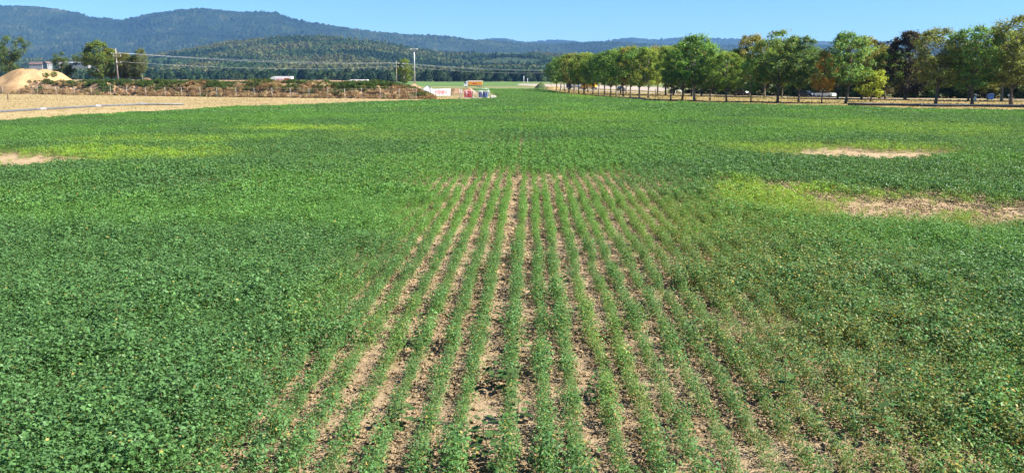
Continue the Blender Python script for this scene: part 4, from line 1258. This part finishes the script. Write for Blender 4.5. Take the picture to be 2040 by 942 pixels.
def lorry(label, loc, rz, cab_mat, body_mat, L=8.0, H=3.6, name="lorry", logo=None, top_mat=None, group=None):
    """long axis along x, cab at -x"""
    t = thing(name, label, "truck", loc, rz, group)
    MB().box((.3, 0, .85), (L + 1.6, 1.1, .25)).build("chassis", M['black_paint'], t)
    bd = MB().box((1.05, 0, 1.0 + (H - 1.0) / 2), (L, 2.5, H - 1.0), bevel=.06).build("cargo_box", body_mat, t)
    if top_mat: MB().box((1.05, 0, H - .25), (L + .02, 2.53, .42), bevel=.04).build("top_band", top_mat, bd)
    cx = 1.05 - L / 2 - 1.25
    prof = [(cx - 1.0, .55), (cx + 1.0, .55), (cx + 1.0, H - .15), (cx + .2, H - .25), (cx - .55, H - 1.0), (cx - .85, H - 1.15), (cx - 1.02, 1.7)]
    cab = MB().prism(prof, -1.2, 1.2).build("cab", cab_mat, t)
    MB().add([(cx - .90, -1.05, H - 1.25), (cx - .90, 1.05, H - 1.25), (cx - 1.035, 1.05, 1.75), (cx - 1.035, -1.05, 1.75)], [(0, 1, 2, 3)]).build("windscreen", M['glass'], cab)
    for sy in (-1, 1): MB().box((cx - .25, sy * 1.205, 2.05), (.95, .02, .7)).build("side_window", M['glass'], cab)
    for sy in (-1, 1): MB().box((cx - 1.03, sy * .85, .95), (.06, .35, .2)).build("headlight", M['white'], cab)
    for wx in (cx - .1, 1.05 + L * .22, 1.05 + L * .38):
        for sy in (-1.05, 1.05): wheel(t, wx, sy, .48)
    if logo: logo(bd, L, H)
    return t

def logo_red(bd, L, H):
    MB().box((1.05 + L * .22, -1.262, H - 1.2), (1.9, .015, 1.0), bevel=.005).build("printed_logo", M['red_print'], bd)
    MB().box((1.05 - L * .2, -1.262, H - 1.1), (2.4, .015, .25)).build("printed_stripe", M['red_print'], bd)
def logo_dark(bd, L, H):
    MB().box((1.05 - L * .05, -1.262, H - 1.4), (2.2, .015, .45)).build("printed_logo", M['red_print'], bd)
q = at(560, 152.5, 330); lorry("white box truck with red print driving behind the bank", (q[0], 330, q[2] - 3.6), math.pi * 0 , M['white'], M['white'], L=6.6, H=3.6, logo=logo_red)
q = at(711, 159, 330); lorry("plain white truck showing only its roof above the bank", (q[0], 330, q[2] - 3.4), 0, M['white'], M['white'], L=6.4, H=3.4)
q = at(944, 164.5, 430); lorry("orange box truck with white cab on the far road", (q[0] - .3, 430, max(-.05, q[2] - 3.3)), 0, M['white'], M['orange'], L=6.8, H=3.2, logo=logo_dark, top_mat=M['white'])

def car(label, loc, rz, mat, name="car", group=None, suv=False):
    t = thing(name, label, "car", loc, rz, group)
    hh = .25 if suv else 0
    prof = [(-2.15, .35), (2.1, .35), (2.18, .75), (1.95, .98 + hh * .5), (1.0, 1.04 + hh * .5), (-2.0, 1.04 + hh * .5), (-2.2, .9)]
    body = MB().prism(prof, -.88, .88).build("body", mat, t)
    z0 = 1.04 + hh * .5; z1 = 1.48 + hh
    cb_ = MB(); v = [(1.05, -.8, z0), (1.05, .8, z0), (-1.85, .8, z0), (-1.85, -.8, z0), (.25, -.62, z1), (.25, .62, z1), (-1.35, .62, z1), (-1.35, -.62, z1)]
    cb_.add(v, [(0, 1, 5, 4), (1, 2, 6, 5), (2, 3, 7, 6), (3, 0, 4, 7)]).build("windows", M['glass'], t)
    MB().box((-.55, 0, z1 + .015), (1.66, 1.26, .05), bevel=.02).build("roof", mat, t)
    for wx in (-1.35, 1.35):
        for sy in (-.82, .82): wheel(t, wx, sy, .33, .2)
    for sy in (-.6, .6):
        MB().box((2.155, sy, .72), (.06, .32, .14)).build("headlight", M['white'], t)
        MB().box((-2.19, sy, .82), (.05, .3, .14)).build("tail_light", M['red'], t)
    return t
def road_dir(px):
    a = ground(px - 30, np.interp(px - 30, [p[0] for p in ROAD_PX][::-1], [p[1] for p in ROAD_PX][::-1])); b = ground(px + 30, np.interp(px + 30, [p[0] for p in ROAD_PX][::-1], [p[1] for p in ROAD_PX][::-1]))
    c = (a + b) / 2
    return c, math.atan2(b[1] - a[1], b[0] - a[0])
c, rz = road_dir(1643); car("white car driving on the road behind the orange tree", (c[0], c[1] - .8, 0), rz, M['car_white'], suv=False)
c2, rz = road_dir(1620); car("dark navy car close behind the white car on the road", (c2[0] - 1.4, c2[1] + .6, 0), rz, M['navy'])
c, rz = road_dir(1480); car("black parked car under the avenue trees", (c[0], c[1], 0), rz, M['black_paint'], suv=True)
c, rz = road_dir(1238); car("black car on the pale road near the far lorries", (c[0], c[1] - 1, 0), rz, M['black_paint'], suv=True)
c, rz = road_dir(1150); lorry("lorry with navy cab and white box on the road behind the far avenue trees", (c[0], c[1] + .5, 0), rz * .3, M['navy'], M['white'], L=5.2, H=3.6)
c, rz = road_dir(1176); lorry("amber yellow box lorry on the road behind the far avenue trees", (c[0], c[1] + 1, 0), rz * .3, M['amber'], M['amber'], L=3.4, H=3.5)

# tank truck at the right edge
p = ground(2048, 199.5, 0)
t = thing("tank_trailer", "silver round tank trailer parked under the tallest avenue tree", "trailer", (p[0] + 1.5, p[1], 0), .2)
MB().tube([(-1.9, 0, 1.9), (-1.7, 0, 1.9), (2.4, 0, 1.9), (2.6, 0, 1.9)], [.75, 1.05, 1.05, .75], 18).build("tank", M['steel'], t)
MB().box((.2, 0, .8), (4.4, 1.2, .2)).build("chassis", M['car_white'], t)
for sx in (-.9, 1.3): MB().box((sx, 0, 1.0), (.2, 1.5, .5)).build("saddle", M['car_white'], t)
for sx in (.3, 1.3):
    for sy in (-.8, .8): wheel(t, sx, sy, .48)

# roadside things
def marker_post(px, py, label):
    p = ground(px, py, -.03)
    t = thing("marker_post", label, "marker post", (p[0], p[1], -.03))
    prof = [(-.25, -.1), (.25, -.1), (.25, 1.3), (-.18, 1.45)]
    MB().prism([(x, z) for x, z in prof], -.06, .06).build("post", M['white'], t)
    MB().prism([(-.255, .85), (.255, .74), (.255, .98), (-.255, 1.09)], -.065, .065).build("black_band", M['black_paint'], t)
marker_post(1942.5, 201, "white marker post with a black band beside the road")
p = ground(2009, 201.5, -.03)
t = thing("road_sign", "small white square sign on a thin post beside the tallest tree", "sign", (p[0], p[1], -.03))
MB().tube([(0, 0, -.2), (0, 0, 1.3)], .035, 6).build("post", M['galv'], t); MB().box((-.05, -.05, 1.15), (.45, .03, .42), bevel=.005).build("sign_plate", M['white'], t)
p = at(1976, 155, road_y(1976) - 5.0)
t = thing("recycling_bin", "blue bin standing in the shade of the thicket", "bin", (p[0], p[1], -.03))
MB().box((0, 0, .62), (1.15, .8, 1.0), taper=(1.06, 1.06), bevel=.03).build("bin_body", M['blue'], t); MB().box((0, 0, 1.17), (1.28, .9, .12), bevel=.03).build("lid", M['blue'], t)
for sx in (-.4, .4): MB().tube([(sx, -.2, .08), (sx, .2, .08)], .09, 8).build("wheel", M['rubber'], t)
p = ground(1351, 189.5, -.03)
t = thing("barrier_frame", "white tube barrier frame on the grass between the avenue trees", "barrier", (p[0], p[1], -.03))
for sx in (-.75, .75): MB().tube([(sx, 0, -.2), (sx, 0, 1.2)], .07, 8).build("upright", M['white'], t)
MB().tube([(-.82, 0, 1.2), (.82, 0, 1.2)], .075, 8).build("crossbar", M['white'], t)
p = ground(1305, 198.5, -.03)
tag(MB().tube([(p[0], p[1], -.2), (p[0], p[1], 1.0), (p[0] + .03, p[1], 2.2)], [.07, .07, .06], 6).build("wooden_stake", M['old_wood']), "thin dark stake at the field edge between two avenue trunks", "stake")
for i, (px, py, h) in enumerate([(1043.5, 166.5, 5.2), (1051, 166.5, 3.6)]):
    p = ground(px, py, -.05)
    t = thing("signal_post", ["taller white signal post with round head at the far end of the field", "shorter white signal post at the far end of the field"][i], "signal post", (p[0], p[1], -.05))
    MB().tube([(0, 0, -.3), (0, 0, h)], .16, 8).build("post", M['white'], t)
    MB().box((0, -.1, h + .3), (.8 if i == 0 else .4, .3, .8), bevel=.15).build("head", M['white'], t)
    MB().box((0, 0, .4), (1.4, .8, .8), bevel=.05).build("cabinet", M['concrete'], t)

# ------------------------------------------------------------------ village houses under the hills
def house(px, py, Y, w, d, h, rh, label, rz=0.0, roof=None):
    q = at(px, py, Y)
    t = thing("house", label, "house", q, rz)
    w_ = MB().box((0, 0, h / 2 - 2), (w, d, h + 4)).build("wall", M['wall_white'], t)
    r = MB().add([(-w / 2 - .5, -d / 2 - .5, h), (w / 2 + .5, -d / 2 - .5, h), (w / 2 + .5, d / 2 + .5, h), (-w / 2 - .5, d / 2 + .5, h), (-w / 2 - .5, 0, h + rh), (w / 2 + .5, 0, h + rh)],
                 [(0, 1, 5, 4), (2, 3, 4, 5), (3, 0, 4), (1, 2, 5), (3, 2, 1, 0)]).build("roof", roof or M['roof_red'], t)
    for i in range(int(w // 4)):
        MB().box((-w / 2 + 2 + i * 4, -d / 2 - .02, h * .55), (1.3, .12, 1.5)).build("window", M['glass'], t)
    MB().box((w * .2, .6, h + rh), (.9, .9, 1.8)).build("chimney", M['roof_red'], r)
house(74, 134, 1200, 17, 10, 3.5, 3.5, "long farmhouse with dusty red roof behind the sand heap", .15)
house(95, 134, 1190, 8, 8, 4.5, 3, "small white gabled house next to the long red roof", 1.2)
house(116, 131, 1260, 9, 8, 4.5, 3.5, "white house with red roof right of the sand heap", -.2)
house(160, 130.5, 1240, 26, 9, 3.2, 1.6, "long low pale barn beyond the small bent tree", 0, M['galv'])
house(173, 130, 1250, 8, 8, 5, 3, "white house at the end of the long pale barn", .5)
house(1012, 147, 1750, 20, 10, 4, 4, "far house with pink-red roof in the woodland", .1)
house(1032, 147, 1740, 10, 9, 6, 4, "far white gabled house beside the pink-red roof", 1.3)

# ------------------------------------------------------------------ tall broad-leaved weeds between the rows
def weed(px, py, h, label, grp):
    p = ground(px, py, 0)
    t = thing("broadleaf_weed", label, "weed", (p[0], p[1], -.01), rng.random() * 6.28, grp)
    MB().tube([(0, 0, -.03), (.02, .01, h * .5), (.03, -.02, h * .95)], [.007, .005, .003], 5).build("stem", M['stem'], t)
    n = 16
    cs, A_, B_ = [], [], []
    for i in range(n):
        th = i * 2.4; z = h * (.2 + .8 * i / n); L = .085 * (1.25 - .7 * i / n) * (.8 + .4 * rng.random())
        d = np.array([math.cos(th), math.sin(th), .15 - .5 * rng.random()]); d /= np.linalg.norm(d)
        b = np.cross([0, 0, 1], d); b /= np.linalg.norm(b)
        cs.append(np.array([.02, 0, z]) + d * (L + .05)); A_.append(d * L); B_.append(b * L * .6)
    obj("leaves", leaves_mesh("leaves", cs, np.array(A_), np.array(B_), M['weed_leaf'], .15), t)
for (px, py, h) in [(968, 925, .5), (985, 770, .5), (1012, 780, .45), (1040, 700, .45), (1018, 560, .5), (1032, 840, .4), (800, 850, .45), (840, 690, .4), (1190, 800, .45), (1000, 640, .4), (1130, 560, .4), (965, 880, .45)]:
    wide = px in (968, 985, 965, 1018)
    weed(px, py, h * 1.1, "dark broad-leaved weed standing in the widest bare gap between the soybean rows" if wide else "broad-leaved weed in a narrow gap between two thin soybean rows", "weeds in the widest gap" if wide else "weeds in the narrow row gaps")
for (px, py, h) in [(240, 690, .85), (225, 790, .85), (360, 850, .85), (300, 760, .8), (1750, 880, .8), (1560, 800, .75)]:
    weed(px, py, h * 1.1, "tall broad-leaved weed rising above the dense soybean canopy", "weeds above the canopy")
